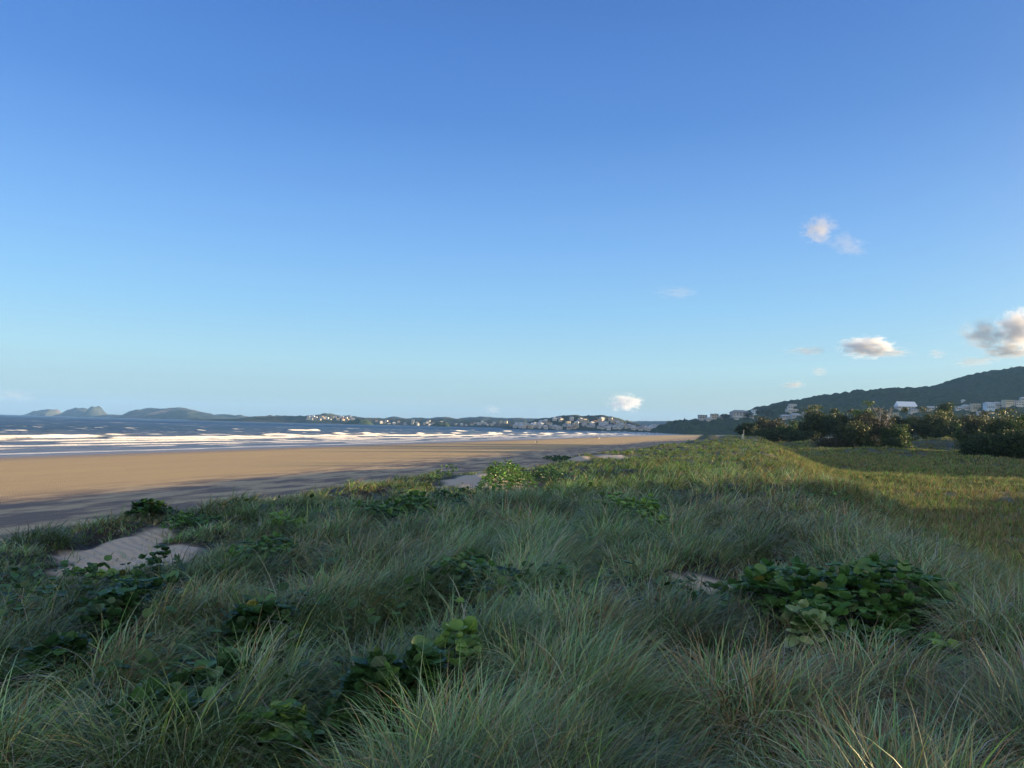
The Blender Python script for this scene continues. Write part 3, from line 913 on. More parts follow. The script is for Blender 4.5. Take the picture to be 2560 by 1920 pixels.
def tiny_house_mesh(w, d, h, wall, roof, flat):
    b = MB(); b.box(-w / 2, w / 2, -d / 2, d / 2, -2, h, 0)
    if flat: b.box(-w / 2 - .4, w / 2 + .4, -d / 2 - .4, d / 2 + .4, h + .003, h + .4, 1)
    else: b.hip(-w / 2 - .6, w / 2 + .6, -d / 2 - .6, d / 2 + .6, h + .003, h + 2.3, w * .3, 1)
    for fl in range(int(h // 3)):
        for k in range(int(w // 4)):
            x = -w / 2 + 1.2 + k * 4
            b.box(x, x + 2.2, -d / 2 - .05, -d / 2 + .1, fl * 3 + .9, fl * 3 + 2.3, 2)
    me = b.mesh('house')
    for mm in (WALLS[wall], ROOFS[roof], M_GLASS): me.materials.append(mm)
    return me


rng = random.Random(5)
protos = [(w, ro, fl, tiny_house_mesh(rng.uniform(7, 11), rng.uniform(6, 8), h, w, ro, fl)) for (w, ro, fl, h) in
          [('white', 'pale', False, 5.6), ('white', 'grey', False, 3.2), ('cream', 'brown', False, 3.4), ('white', 'pale', True, 6.2), ('cream', 'pale', True, 6.2), ('grey', 'grey', False, 5.6), ('white', 'brown', False, 3.2), ('cream', 'grey', False, 5.8)]]


def scatter_houses(zf, n, px0, px1, ytop, ybot, y0, y1, where, grp, rot=.6, bright=.5):
    placed = []; tries = 0
    while len(placed) < n and tries < n * 30:
        tries += 1
        px = rng.uniform(px0, px1); t = rng.random() ** .8; py = ytop(px) + (ybot - ytop(px)) * t
        if any(abs(px - a) < 4.5 and abs(py - b) < 2.2 for a, b in placed): continue
        p = on_hill(zf, px, py, y0, y1)
        if p is None: continue
        wl, ro, fl, me = protos[int(rng.random() ** (1 / max(.2, bright)) * 7.99)] if bright != 1 else rng.choice(protos)
        o = link('house', me, (), None, (p.x, p.y, p.z + .3)); o.rotation_euler = (0, 0, rng.uniform(-rot, rot) + .25)
        hgt = 'near the crest' if t < .33 else ('half way up' if t < .66 else 'low down')
        tag(o, f'tiny {wl} house, {"flat " if fl else ""}{ro} roof, {hgt} {where}', 'house', f'{wl} houses with {"flat " if fl else ""}{ro} roofs {hgt} {where}')
        placed.append((px, py))


xs3 = [(p[0], p[1]) for p in z3([(640, 442), (830, 425), (930, 395), (1200, 400), (1400, 410), (1560, 455), (1790, 520)])]
scatter_houses(town, 66, 1350, 1600, lambda px: np.interp(px, [a for a, b in xs3], [b for a, b in xs3]) + 3, 1074, 1500, 2300, 'on the town hill', 'x')
scatter_houses(town, 22, 1285, 1350, lambda px: 1063, 1071, 1500, 2300, 'left of the town hill', 'x')
scatter_houses(ridge, 26, 768, 885, lambda px: 1043, 1051, 2400, 3100, 'on the highest coastal ridge', 'x')
scatter_houses(ridge, 34, 930, 1290, lambda px: 1052 + (px - 930) * .008, 1065, 2400, 3100, 'along the coastal ridge', 'x')
scatter_houses(town, 16, 1600, 1660, lambda px: 1069, 1076, 1500, 2300, 'between town hill and headland', 'x')


def house(px, py, wpx, Y, h, wall, roof, flat, label, storeys=2, rot=0.1, zf=None, grp=None, cols=3, y0=None, y1=None, balcony=False, rh=None):
    p = None
    if zf is not None: p = on_hill(zf, px, py, y0, y1)
    if p is None: p = at(px, py, Y)
    w_ = wpx * p.y / F; d = w_ * .6; d = min(d, 14)
    t = empty('house', (p.x, p.y, p.z), rot)
    tag(t, label, 'house', grp)
    b = MB(); b.box(-w_ / 2, w_ / 2, -d / 2, d / 2, -4, h); link('wall', b.mesh('wall'), [WALLS[wall]], t)
    b = MB()
    if flat: b.box(-w_ / 2 - .5, w_ / 2 + .5, -d / 2 - .9, d / 2 + .5, h + .003, h + .45)
    else: b.hip(-w_ / 2 - .7, w_ / 2 + .7, -d / 2 - .9, d / 2 + .7, h + .003, h + (rh or max(2.2, w_ * .14)), w_ * (.04 if rh else .22))
    link('roof', b.mesh('roof'), [M_ROOFW if rh else ROOFS[roof]], t)
    for s in range(storeys):
        for c in range(cols):
            cw = w_ / cols; x = -w_ / 2 + cw * (c + .5); z = .8 + s * (h / storeys)
            b = MB(); b.box(x - cw * .32, x + cw * .32, -d / 2 - .06, -d / 2 + .05, z, z + 1.4)
            wn = link('window', b.mesh('window'), [M_GLASS], t)
            b = MB(); b.box(x - cw * .34, x + cw * .34, -d / 2 - .12, -d / 2 + .03, z - .14, z - .02); link('sill', b.mesh('sill'), [WALLS[wall]], wn)
    if balcony:
        b = MB(); b.box(-w_ / 2, w_ / 2, -d / 2 - 2.2, -d / 2 - .01, h / 2 - .15, h / 2); b.box(-w_ / 2, w_ / 2, -d / 2 - 2.25, -d / 2 - 2.15, h / 2 + .002, h / 2 + .9)
        for k in range(4):
            x = -w_ / 2 + .15 + k * (w_ - .3) / 3; b.box(x - .1, x + .1, -d / 2 - 2.2, -d / 2 - 2.0, -3, h / 2 - .152)
        link('balcony', b.mesh('balcony'), [WALLS[wall]], t)
    return t


HG = 'houses on the wooded headland'
HL = dict(zf=headl, y0=1110, y1=1500, grp=HG)
house(1756, 1051, 20, 1250, 5.5, 'grey', 'grey', True, 'flat grey house first from the sea end of the headland', rot=.2, **HL)
house(1773, 1052, 15, 1250, 4, 'white', 'pale', False, 'low white house just right of the first grey one on the headland', 1, **HL)
house(1786, 1046, 18, 1270, 7, 'cream', 'pale', True, 'beige block with the thin mast on the headland', 2, **HL)
house(1804, 1048, 14, 1250, 4, 'white', 'pale', False, 'small pale-roofed house right of the beige block with the mast', 1, **HL)
house(1848, 1040, 42, 1290, 6, 'grey', 'grey', False, 'long grey-roofed house along the headland skyline', 2, cols=5, **HL)
house(1845, 1048, 18, 1250, 3.5, 'white', 'pale', False, 'low white-fronted house below the long grey roof', 1, **HL)
house(1885, 1036, 13, 1290, 8, 'pale blue', 'grey', True, 'tall narrow bluish house rising above trees on the headland', 2, cols=2, **HL)
house(1879, 1043, 9, 1240, 3, 'white', 'pale', True, 'smallest white house below the tall bluish one', 1, cols=2, **HL)
house(1981, 1018, 17, 1280, 5, 'white', 'pale', True, 'white flat-roofed house at the top of the headland knoll', 1, **HL)
house(1975, 1023, 13, 1240, 3.2, 'white', 'pale', True, 'white house just under the topmost one on the knoll', 1, cols=2, **HL)
house(1979, 1030, 26, 1220, 4.5, 'white', 'pale', True, 'wide white terrace house third down the knoll', 1, cols=4, balcony=True, **HL)
house(1964, 1045, 22, 1150, 3.2, 'grey', 'pale', False, 'pale hip-roofed house left of two under the knoll', 1, **HL)
house(1989, 1043, 24, 1150, 4, 'grey', 'pale', False, 'pale hip-roofed house right of two under the knoll', 1, **HL)
house(2010, 1043, 9, 1150, 8, 'white', 'pale', True, 'narrow white house beside the tall grey-green tree', 2, cols=1, **HL)
HG2 = 'houses on the lower slope of the forest hill'
H2 = dict(zf=bigh, y0=1060, y1=2200, grp=HG2)
house(2264, 1022, 47, 1150, 3.5, 'white', 'pale', False, 'large building with a long pale blue-white roof before the forest hill', 1, 0, cols=6, rh=8.5, **H2)
house(2283, 1030, 20, 1120, 4, 'white', 'grey', False, 'house with white gable trim under the large pale roof', 1, **H2)
house(2327, 1025, 26, 1120, 3, 'white', 'pale', False, 'white hip roof half hidden by the feathery tree', 1, **H2)
house(2232, 1044, 22, 1050, 7, 'cream', 'pale', True, 'cream two-storey house with balcony left of the feathery tree', 2, balcony=True, **H2)
house(2107, 1034, 18, 1050, 3, 'white', 'pale', True, 'low flat pale roof showing over the middle trees', 1, **H2)
house(2396, 1024, 14, 1100, 3, 'white', 'pale', False, 'white house first at the left end of the hillside row', 1, **H2)
house(2414, 1023, 17, 1100, 5, 'white', 'pale', False, 'house second from the left in the hillside row', 1, **H2)
house(2438, 1024, 20, 1100, 8, 'cream', 'pale', True, 'cream two-level house third in the hillside row', 2, balcony=True, **H2)
house(2447, 1034, 10, 1060, 3, 'white', 'pale', True, 'small white roof below the hillside row', 1, cols=2, **H2)
house(2472, 1022, 22, 1100, 8, 'pale blue', 'pale', False, 'bluish house with wide glazed front in the hillside row', 2, cols=4, balcony=True, **H2)
house(2492, 1018, 18, 1110, 5, 'white', 'pale', False, 'white house right of the bluish glazed one', 1, **H2)
house(2520, 1013, 24, 1120, 7, 'cream', 'pale', True, 'cream flat-roofed house near the right end of the row', 2, cols=4, **H2)
house(2545, 1014, 20, 1120, 7, 'white', 'pale', True, 'white house second from the right edge in the row', 2, **H2)
house(2558, 1006, 14, 1140, 6, 'white', 'pale', False, 'topmost white house at the right edge', 2, cols=2, **H2)
t = house(2408, 1007, 9, 1250, 2.5, 'white', 'pale', False, 'lone small white roof up in the forest on the hill', 1, .5, cols=2, **H2)

# mast on the beige block, antenna tower on the hill
def mast(name, px, py0, py1, Y, rad, label, arms):
    p = at(px, py0, Y); h = (py0 - py1) * Y / F
    t = empty(name, p); tag(t, label, 'mast')
    b = MB(); b.tube([(0, 0, -6), (0, 0, h)], [rad, rad * .6]); link('pole', b.mesh('pole'), [M_GREYW], t)
    for z, w_ in arms:
        b = MB(); b.box(-w_, w_, -.25, .25, h * z, h * z + .5); link('crossarm', b.mesh('crossarm'), [M_GREYW], t)
    return t
mast('roof_mast', 1790, 1040, 1031, 1270, .55, 'thin mast standing on the beige block of the headland', [(.7, 1.0)])
mast('antenna_tower', 2527, 926, 917, 1600, .5, 'small antenna tower on the crest of the forest hill', [(.95, 3.0), (.7, 1.6)])


# ------------------------------------------------------------------ trees
M_CROWN = foliage_mat('tree_leaves', .22, .6, .2)
M_BARK = simple('grey_bark', (.20, .165, .13), .9, .1, .3, 3)
M_DEAD = simple('bleached_dead_wood', (.46, .38, .31), .9, .1, .2, 3)
TT = {'dark': ((.026, .048, .022), (.055, .085, .035)), 'olive': ((.036, .058, .022), (.085, .105, .038)), 'grey': ((.040, .055, .034), (.080, .090, .055)),
      'green': ((.035, .075, .022), (.085, .14, .04)), 'brown': ((.040, .046, .028), (.080, .078, .048))}


def crown_quads(P_, size, cols, rng, droop=0.0):
    n = len(P_)
    a = rng.normal(size=(n, 3)); a /= np.linalg.norm(a, axis=1)[:, None]
    if droop: a[:, 2] -= droop; a /= np.linalg.norm(a, axis=1)[:, None]
    b = np.cross(a, rng.normal(size=(n, 3))); b /= np.linalg.norm(b, axis=1)[:, None]
    s = size[:, None]
    V = np.stack([P_ - a * s, P_ + b * s * .38, P_ + a * s, P_ - b * s * .38], 1)
    Q = (np.arange(n) * 4)[:, None] + np.arange(4)[None]
    return V.reshape(-1, 3), Q, np.repeat(cols, 4, 0)


def tree(name, px, pybase_Y, pytop, wpx, tone, label, cat='tree', seed=0, stems=3, leaves=4200, lean=-.12, leaf=.24, low=.12, dead=0, parent=None, grp='trees behind the dune', loc=None, hw=None):
    rng = np.random.default_rng(900 + seed)
    Y = pybase_Y; leaves = int(leaves * 2.1); wpx *= 1.12
    if loc is None:
        top = at(px, pytop, Y); x0 = top.x; g0 = hz(x0, Y); Ht = top.z - g0; wd = wpx * Y / F
    else:
        x0, Y = loc; g0 = hz(x0, Y); Ht, wd = hw
    limbs = []
    bk = MB()
    for s in range(stems):
        a = rng.uniform(0, 2 * math.pi); sp = wd * .30 * rng.random()
        p = Vector((rng.normal(0, .3), rng.normal(0, .3), -.2)); q_ = Vector((math.cos(a) * sp + lean * Ht * .5, math.sin(a) * sp * .6, Ht * rng.uniform(.5, .68)))
        mid = p.lerp(q_, .5) + Vector((rng.normal(0, .3), rng.normal(0, .3), 0))
        r0 = .05 + .018 * Ht
        bk.tube([p, mid, q_], [r0, r0 * .7, r0 * .4], 6)
        for k in range(6):
            f = rng.uniform(.35, 1.0); st = p.lerp(q_, f)
            a2 = rng.uniform(0, 2 * math.pi); ln = wd * rng.uniform(.18, .42)
            e = st + Vector((math.cos(a2) * ln, math.sin(a2) * ln * .8, Ht * rng.uniform(.03, .30)))
            e.z = min(e.z, Ht * .93)
            bk.tube([st, st.lerp(e, .5) + Vector((0, 0, .2)), e], [r0 * .4, r0 * .25, r0 * .1], 5)
            limbs.append((st, e))
    root = parent or empty(name, (x0, Y, g0))
    if not parent: tag(root, label, cat, grp)
    link('trunk', bk.mesh('trunk'), [M_DEAD if dead else M_BARK], root)
    # leaf clusters round the limb ends, plus a skirt of low foliage
    cen = [np.array(e) for _, e in limbs] + [np.array(s.lerp(e, .6)) for s, e in limbs]
    for k in range(int(10 * (1 + low * 4))):
        a = rng.uniform(0, 2 * math.pi); rr_ = wd * .5 * math.sqrt(rng.random())
        cen.append(np.array((math.cos(a) * rr_, math.sin(a) * rr_ * .7, Ht * rng.uniform(low, .78) * (1 - .45 * (rr_ / (wd * .5)) ** 2))))
    cen.append(np.array((0, 0, Ht * .93)))
    cen = np.array(cen); nc = len(cen)
    idx = rng.integers(0, nc, leaves)
    cs = (.075 + .10 * rng.random(nc)) * wd + .2
    ctone = .45 + .9 * rng.random(nc)
    off = rng.normal(size=(leaves, 3)) * cs[idx][:, None] * np.array([.62, .62, .42])
    P_ = cen[idx] + off
    P_[:, 2] = np.where(P_[:, 2] > Ht, Ht - rng.random(leaves) * .4, P_[:, 2]); P_ = P_[P_[:, 2] > .05]
    n = len(P_); idx = idx[:n]
    a, b = TT[tone]; t_ = rng.random((n, 1)); cols = (np.array(a) * (1 - t_) + np.array(b) * t_) * ctone[idx][:, None]
    V, Q, C = crown_quads(P_, leaf * (.5 + rng.random(n)), cols, rng)
    link('crown', np_mesh('crown', V, Q, cols=C), [M_CROWN], root)
    if dead:
        for k in range(dead):
            b_ = MB(); a = rng.uniform(-.8, .8); st = Vector((rng.uniform(-1, 1), -wd * .2, Ht * .5)); e = st + Vector((a * 3, -.5, Ht * .5))
            b_.tube([st, st.lerp(e, .5) + Vector((.2, 0, 0)), e], [.07, .05, .02], 5)
            for j in range(9):
                f = rng.uniform(.15, .95); s2 = st.lerp(e, f); e2 = s2 + Vector((rng.uniform(-1.4, 1.4), 0, rng.uniform(.5, 1.8))); b_.tube([s2, e2], [.035, .012], 4)
            link('bare_branch', b_.mesh('bare_branch'), [M_DEAD], root)
    return root


# far group, left
tree('shrub', 1868, 255, 1058, 42, 'dark', 'dark rounded bush at the left end of the tree line', 'tree', 1, 3, 3200, leaf=.34)
tree('scrub_tree', 1905, 262, 1042, 60, 'grey', 'grey-topped tree second from the left of the tree line', 'tree', 2, 4, 4200, leaf=.34)
tree('scrub_tree', 1950, 250, 1046, 62, 'brown', 'brownish thin-leaved tree left of the tall grey-green one', 'tree', 3, 4, 3600, leaf=.32)
tree('scrub_tree', 1985, 240, 1052, 56, 'green', 'green low tree at the foot of the tall grey-green one', 'tree', 4, 3, 3800, leaf=.32)
tree('scrub_tree', 2038, 232, 1013, 80, 'olive', 'tall grey-green tree rising above the left tree line', 'tree', 5, 5, 6200, leaf=.32, dead=1)
tree('scrub_tree', 2088, 225, 1021, 60, 'dark', 'dark tree right of the tall grey-green one', 'tree', 6, 4, 4600, leaf=.30)
tree('scrub_tree', 2128, 215, 1024, 56, 'dark', 'dark green tree in the dip of the middle tree line', 'tree', 7, 4, 4200, leaf=.30)
tree('scrub_tree', 2172, 205, 1001, 46, 'green', 'upright dark green tree behind the bare-branched one', 'tree', 8, 3, 3600, leaf=.28)
tree('bare_topped_tree', 2192, 183, 1020, 92, 'brown', 'tangled tree with bare pale upper branches', 'tree', 9, 6, 5200, leaf=.22, dead=4)
tree('scrub_tree', 2140, 176, 1052, 70, 'olive', 'low olive tree with pale stems before the middle tree line', 'tree', 10, 6, 4200, leaf=.22)
tree('scrub_tree', 2235, 180, 1060, 60, 'green', 'low green tree right under the bare-branched one', 'tree', 11, 4, 4000, leaf=.22)
tree('scrub_tree', 2262, 215, 1018, 50, 'dark', 'dark tree in front of the large pale roof', 'tree', 12, 3, 4200, leaf=.28)
tree('feathery_tree', 2312, 222, 1015, 84, 'olive', 'wide feathery olive tree in the middle right', 'tree', 13, 4, 6200, lean=.1, leaf=.26, low=.4)
tree('feathery_tree', 2352, 215, 1026, 66, 'olive', 'right-hand feathery tree with sunlit drooping foliage', 'tree', 14, 3, 4800, lean=.15, leaf=.26, low=.4)
tree('scrub_tree', 2375, 245, 1004, 74, 'dark', 'dark spreading tree behind the feathery ones', 'tree', 15, 3, 4600, leaf=.32)
tree('scrub_tree', 2415, 205, 1042, 76, 'dark', 'low dark tree between the feathery trees and the right-hand ones', 'tree', 16, 4, 4600, leaf=.26)
tree('scrub_tree', 2462, 150, 1026, 84, 'grey', 'greyish tree at the left of the near right-hand group', 'tree', 17, 5, 5600, leaf=.19)
tree('scrub_tree', 2520, 132, 1020, 120, 'olive', 'broad olive-brown tree of the near right-hand group', 'tree', 18, 6, 8000, leaf=.18)
tree('scrub_tree', 2455, 128, 1085, 80, 'dark', 'low dark bush at the foot of the near right-hand group', 'tree', 19, 4, 5200, leaf=.17)
tree('scrub_tree', 2530, 112, 1075, 110, 'dark', 'dark dense bush at the right edge below the olive-brown tree', 'tree', 20, 5, 7600, leaf=.16)
tree('scrub_tree', 2590, 125, 1012, 90, 'green', 'tall green tree cut by the right edge', 'tree', 21, 5, 6000, leaf=.18)
tree('round_bush', 2234, 172, 1095, 34, 'dark', 'small round dark bush on the grassy hump under the middle trees', 'bush', 22, 3, 3000, leaf=.17, low=.05)
tree('round_bush', 2092, 180, 1096, 90, 'brown', 'low reddish-brown scrub left of the middle trees', 'bush', 23, 5, 4200, leaf=.20, low=.05)
tree('round_bush', 2360, 212, 1072, 34, 'dark', 'small dark bush right of the pale blue shed', 'bush', 24, 3, 2400, leaf=.22, low=.05)
tree('round_bush', 2160, 178, 1098, 60, 'dark', 'dark thicket under the bare-branched tree', 'bush', 25, 4, 3600, leaf=.2, low=.05)
tree('round_bush', 2010, 222, 1078, 70, 'dark', 'dark thicket under the tall grey-green tree', 'bush', 26, 4, 3400, leaf=.25, low=.05)
tree('round_bush', 1915, 240, 1072, 80, 'dark', 'dark thicket at the left of the tree line foot', 'bush', 27, 4, 3600, leaf=.28, low=.05)

tree('scrub_tree', 2398, 200, 1050, 56, 'dark', 'dark tree filling the gap left of the near right-hand group', 'tree', 28, 4, 3600, leaf=.24)
tree('scrub_tree', 2436, 178, 1040, 70, 'green', 'ragged green tree just left of the greyish one', 'tree', 29, 5, 4200, leaf=.22)
tree('scrub_tree', 2500, 165, 1024, 70, 'dark', 'dark tall tree behind the broad olive-brown one', 'tree', 30, 4, 4200, leaf=.2)
tree('scrub_tree', 2556, 118, 1050, 90, 'dark', 'dark tree filling the right edge under the tall green one', 'tree', 31, 5, 5200, leaf=.17)

# the tree belt carries on past the right edge of the photograph; its shade falls over the foreground
rng = np.random.default_rng(4242)
P_, C_, S_ = [], [], []
belt = []
for k in range(84):
    f = k / 83
    bx = 56 + (k % 3) * 10 + rng.uniform(-6, 7); by = -74 + f * 108 + (k % 3) * 3 + rng.uniform(-1.5, 1.5)
    belt.append((bx, by, rng.uniform(6.2, 7.8), rng.uniform(5, 7)))
for bx, by, bh, bw in [(61, 42, 4.6, 4), (63, 49, 3.6, 3), (76, 60, 3.6, 4), (96, 80, 5.0, 6), (104, 88, 7, 8), (98, 96, 7.4, 9), (104, 104, 7.5, 9), (110, 112, 7.5, 9), (116, 122, 8, 9), (122, 130, 8, 10), (128, 139, 8.5, 10), (135, 147, 9, 10), (144, 156, 9, 10), (152, 164, 10, 10), (118, 98, 7, 9), (128, 112, 8, 9), (160, 172, 10, 10)]:
    belt.append((bx, by, bh, bw))
for bx, by, bh, bw in belt:
    g0 = hz(bx, by); n = 8000 if by < 45 else 4000
    cen = np.stack([rng.normal(0, bw * .30, 26), rng.normal(0, bw * .30, 26), rng.uniform(.08, .93, 26) * bh], -1)
    i = rng.integers(0, 26, n)
    p_ = cen[i] + rng.normal(size=(n, 3)) * np.array([.9, .9, .7]); p_[:, 2] = np.clip(p_[:, 2], .1, bh)
    P_.append(p_ + np.array([bx, by, g0])); t_ = rng.random((n, 1))
    C_.append(np.array(TT['dark'][0]) * (1 - t_) + np.array(TT['olive'][1]) * t_)
P_ = np.concatenate(P_); C_ = np.concatenate(C_)
V, Q, C = crown_quads(P_, .42 * (.6 + rng.random(len(P_))), C_, rng)
o = link('dune_scrub', np_mesh('dune_scrub', V, Q, cols=C), [M_CROWN])
tag(o, kind='stuff', label='belt of dense coastal scrub carrying on the tree line at right', cat='scrub')


def pine(px, pyb, pyt, Y, label, seed):
    rng = np.random.default_rng(seed); p = on_hill(headl, px, pyb, 1110, 1500) or at(px, pyb, Y); h = (pyb - pyt) * p.y / F
    t = empty('norfolk_pine', p); tag(t, label, 'pine tree', 'pines on the headland skyline')
    b = MB(); b.tube([(0, 0, -1), (0, 0, h)], [.5, .1]); link('trunk', b.mesh('trunk'), [M_BARK], t)
    n = 900; z = (rng.integers(0, 8, n) + .8 + rng.normal(0, .1, n)) / 9 * h; rad = (1 - z / h) * h * .34 * np.sqrt(rng.random(n)); a = rng.random(n) * 6.28
    c = np.tile(np.array([[.03, .055, .03]]), (n, 1)) * (.6 + .8 * rng.random((n, 1)))
    V, Q, C = crown_quads(np.stack([rad * np.cos(a), rad * np.sin(a), z], -1), .7 * (.6 + rng.random(n)), c, rng)
    link('crown', np_mesh('crown', V, Q, cols=C), [M_CROWN], t)
pine(1711, 1057, 1045, 1200, 'tallest pine on the headland skyline', 1)
pine(1692, 1058, 1050, 1200, 'middle pine near the sea end of the headland', 2)
pine(1685, 1059, 1052, 1200, 'smallest pine nearest the sea end of the headland', 3)
for k, (px, pyb, pyt, w_, lb) in enumerate([(1808, 1047, 1036, 12, 'spreading tree on the headland skyline right of the mast'), (1818, 1046, 1038, 13, 'round tree on the headland left of the long grey roof'),
                                    (1896, 1038, 1025, 9, 'upright tree right of the tall bluish house'), (1912, 1038, 1024, 11, 'thin-topped tree on the headland before the knoll'),
                                    (1871, 1044, 1033, 18, 'rounded tree at the right end of the long grey roof'), (1924, 1036, 1026, 16, 'low tree on the headland at the foot of the knoll')]):
    p = on_hill(headl, px, pyb, 1110, 1500) or at(px, pyb, 1250)
    rg = np.random.default_rng(60 + k); t = empty('headland_tree', p); tag(t, lb, 'tree', 'trees on the headland skyline')
    h = (pyb - pyt) * p.y / F; wd = w_ * p.y / F
    b = MB(); b.tube([(0, 0, -1), (.2, 0, h * .6)], [.4, .2]); link('trunk', b.mesh('trunk'), [M_BARK], t)
    n = 900; cen = np.stack([rg.normal(0, wd * .28, 9), rg.normal(0, wd * .28, 9), rg.uniform(.35, .9, 9) * h], -1); i = rg.integers(0, 9, n)
    P2 = cen[i] + rg.normal(size=(n, 3)) * wd * .12
    V, Q, C = crown_quads(P2, .75 * (.6 + rg.random(n)), np.tile(np.array([[.03, .055, .028]]), (n, 1)) * (.6 + .8 * rg.random((n, 1))), rg)
    link('crown', np_mesh('crown', V, Q, cols=C), [M_CROWN], t)

# ------------------------------------------------------------------ small things near the tree line
p = at(1859, 1107, 150); gz = hz(p.x, p.y)
t = empty('post', (p.x, p.y, gz)); tag(t, 'thin grey post standing at the far end of the dune hollow', 'post')
hp = at(1859, 1075.5, 150).z - gz
b = MB(); b.tube([(0, 0, -.3), (0, 0, hp)], [.085, .075], 8); link('pole', b.mesh('pole'), [simple('weathered_timber', (.33, .33, .31), .9, .1)], t)
b = MB(); b.tube([(0, 0, hp + .002), (0, 0, hp + .06)], [.10, .10], 8); link('cap', b.mesh('cap'), [M_GREYW], t)
p = at(1855, 1108, 148); gz = hz(p.x, p.y)
t = empty('marker_sign', (p.x, p.y, gz)); tag(t, 'short pale marker leaning beside the thin grey post', 'sign')
b = MB(); b.box(-.03, .03, -.02, .02, -.2, 1.15); link('stake', b.mesh('stake'), [M_GREYW], t)
b = MB(); b.box(-.13, .13, -.045, -.022, .35, 1.2); link('board', b.mesh('board'), [simple('pale_green_board', (.42, .50, .42), .6, .3)], t)
t.rotation_euler = (0, .08, .2)

p = at(2331, 1089, 232); gz = hz(p.x, p.y)
t = empty('beach_shed', (p.x, p.y, gz), .1); tag(t, 'pale blue-white shed with an open side under the feathery trees', 'shed')
ht = at(2331, 1073, 232).z - gz
b = MB(); b.box(-1.35, .95, -1.2, 1.2, -.3, ht * .8); link('wall', b.mesh('wall'), [M_BLUEW], t)
b = MB(); b.hip(-1.5, 1.9, -1.4, 1.4, ht * .8 + .003, ht, .9); link('roof', b.mesh('roof'), [M_ROOFL], t)
for xx in (1.2, 1.7):
    b = MB(); b.box(xx - .07, xx + .07, -1.2, -1.06, -.2, ht * .8); link('column', b.mesh('column'), [M_WHITE], t)
b = MB(); b.box(-.1, .55, -1.24, -1.17, ht * .35, ht * .7); link('window', b.mesh('window'), [M_GLASS], t)

p = at(2402, 1082, 236); gz = hz(p.x, p.y); zz = max(gz, p.z - .2)
t = empty('parked_car', (p.x, p.y, zz), .35); tag(t, 'white parked car half hidden behind the grassy hump', 'car')
b = MB()
prof = [(-2.1, .35), (2.1, .35), (2.15, .75), (1.3, .9), (.7, 1.45), (-1.1, 1.5), (-1.7, 1.0), (-2.15, .9)]
n = len(prof)
b.add([(x, -.85, z) for x, z in prof] + [(x, .85, z) for x, z in prof], [tuple(range(n)), tuple(range(2 * n - 1, n - 1, -1))] + [(k, k + n, (k + 1) % n + n, (k + 1) % n) for k in range(n)])
link('body', b.mesh('body'), [simple('white_paint', (.75, .75, .75), .25, .5, .02)], t)
b = MB(); b.add([(-1.45, -.87, 1.0), (1.05, -.87, 1.0), (.62, -.87, 1.38), (-1.05, -.87, 1.4)], [(0, 1, 2, 3)]); link('window', b.mesh('window'), [M_GLASS], t)
M_TYRE = simple('tyre_rubber', (.02, .02, .02), .8, .2)
for xx in (-1.3, 1.3):
    for yy in (-.88, .70):
        b = MB(); b.tube([(xx, yy, .33), (xx, yy + .18, .33)], [.33, .33], 14); wh = link('wheel', b.mesh('wheel'), [M_TYRE], t)
        b = MB(); b.tube([(xx, yy - .012, .33), (xx, yy - .002, .33)], [.18, .18], 10); link('rim', b.mesh('rim'), [M_GREYW], wh)

# ------------------------------------------------------------------ people on the sand
def skin_body(name, joints, edges, radii, m, parent=None, loc=None, sub=2):
    me = bpy.data.meshes.new(name); me.from_pydata(joints, edges, []); me.update()
    o = link(name, me, [m], parent, loc)
    sk = o.modifiers.new('skin', 'SKIN'); sk.use_smooth_shade = True
    for v, r_ in zip(me.skin_vertices[0].data, radii): v.radius = (r_, r_) if isinstance(r_, float) else r_
    me.skin_vertices[0].data[0].use_root = True
    ss_ = o.modifiers.new('sub', 'SUBSURF'); ss_.levels = sub; ss_.render_levels = sub
    return o


M_SKIN = simple('skin', (.48, .30, .20), .6, .3, .05)


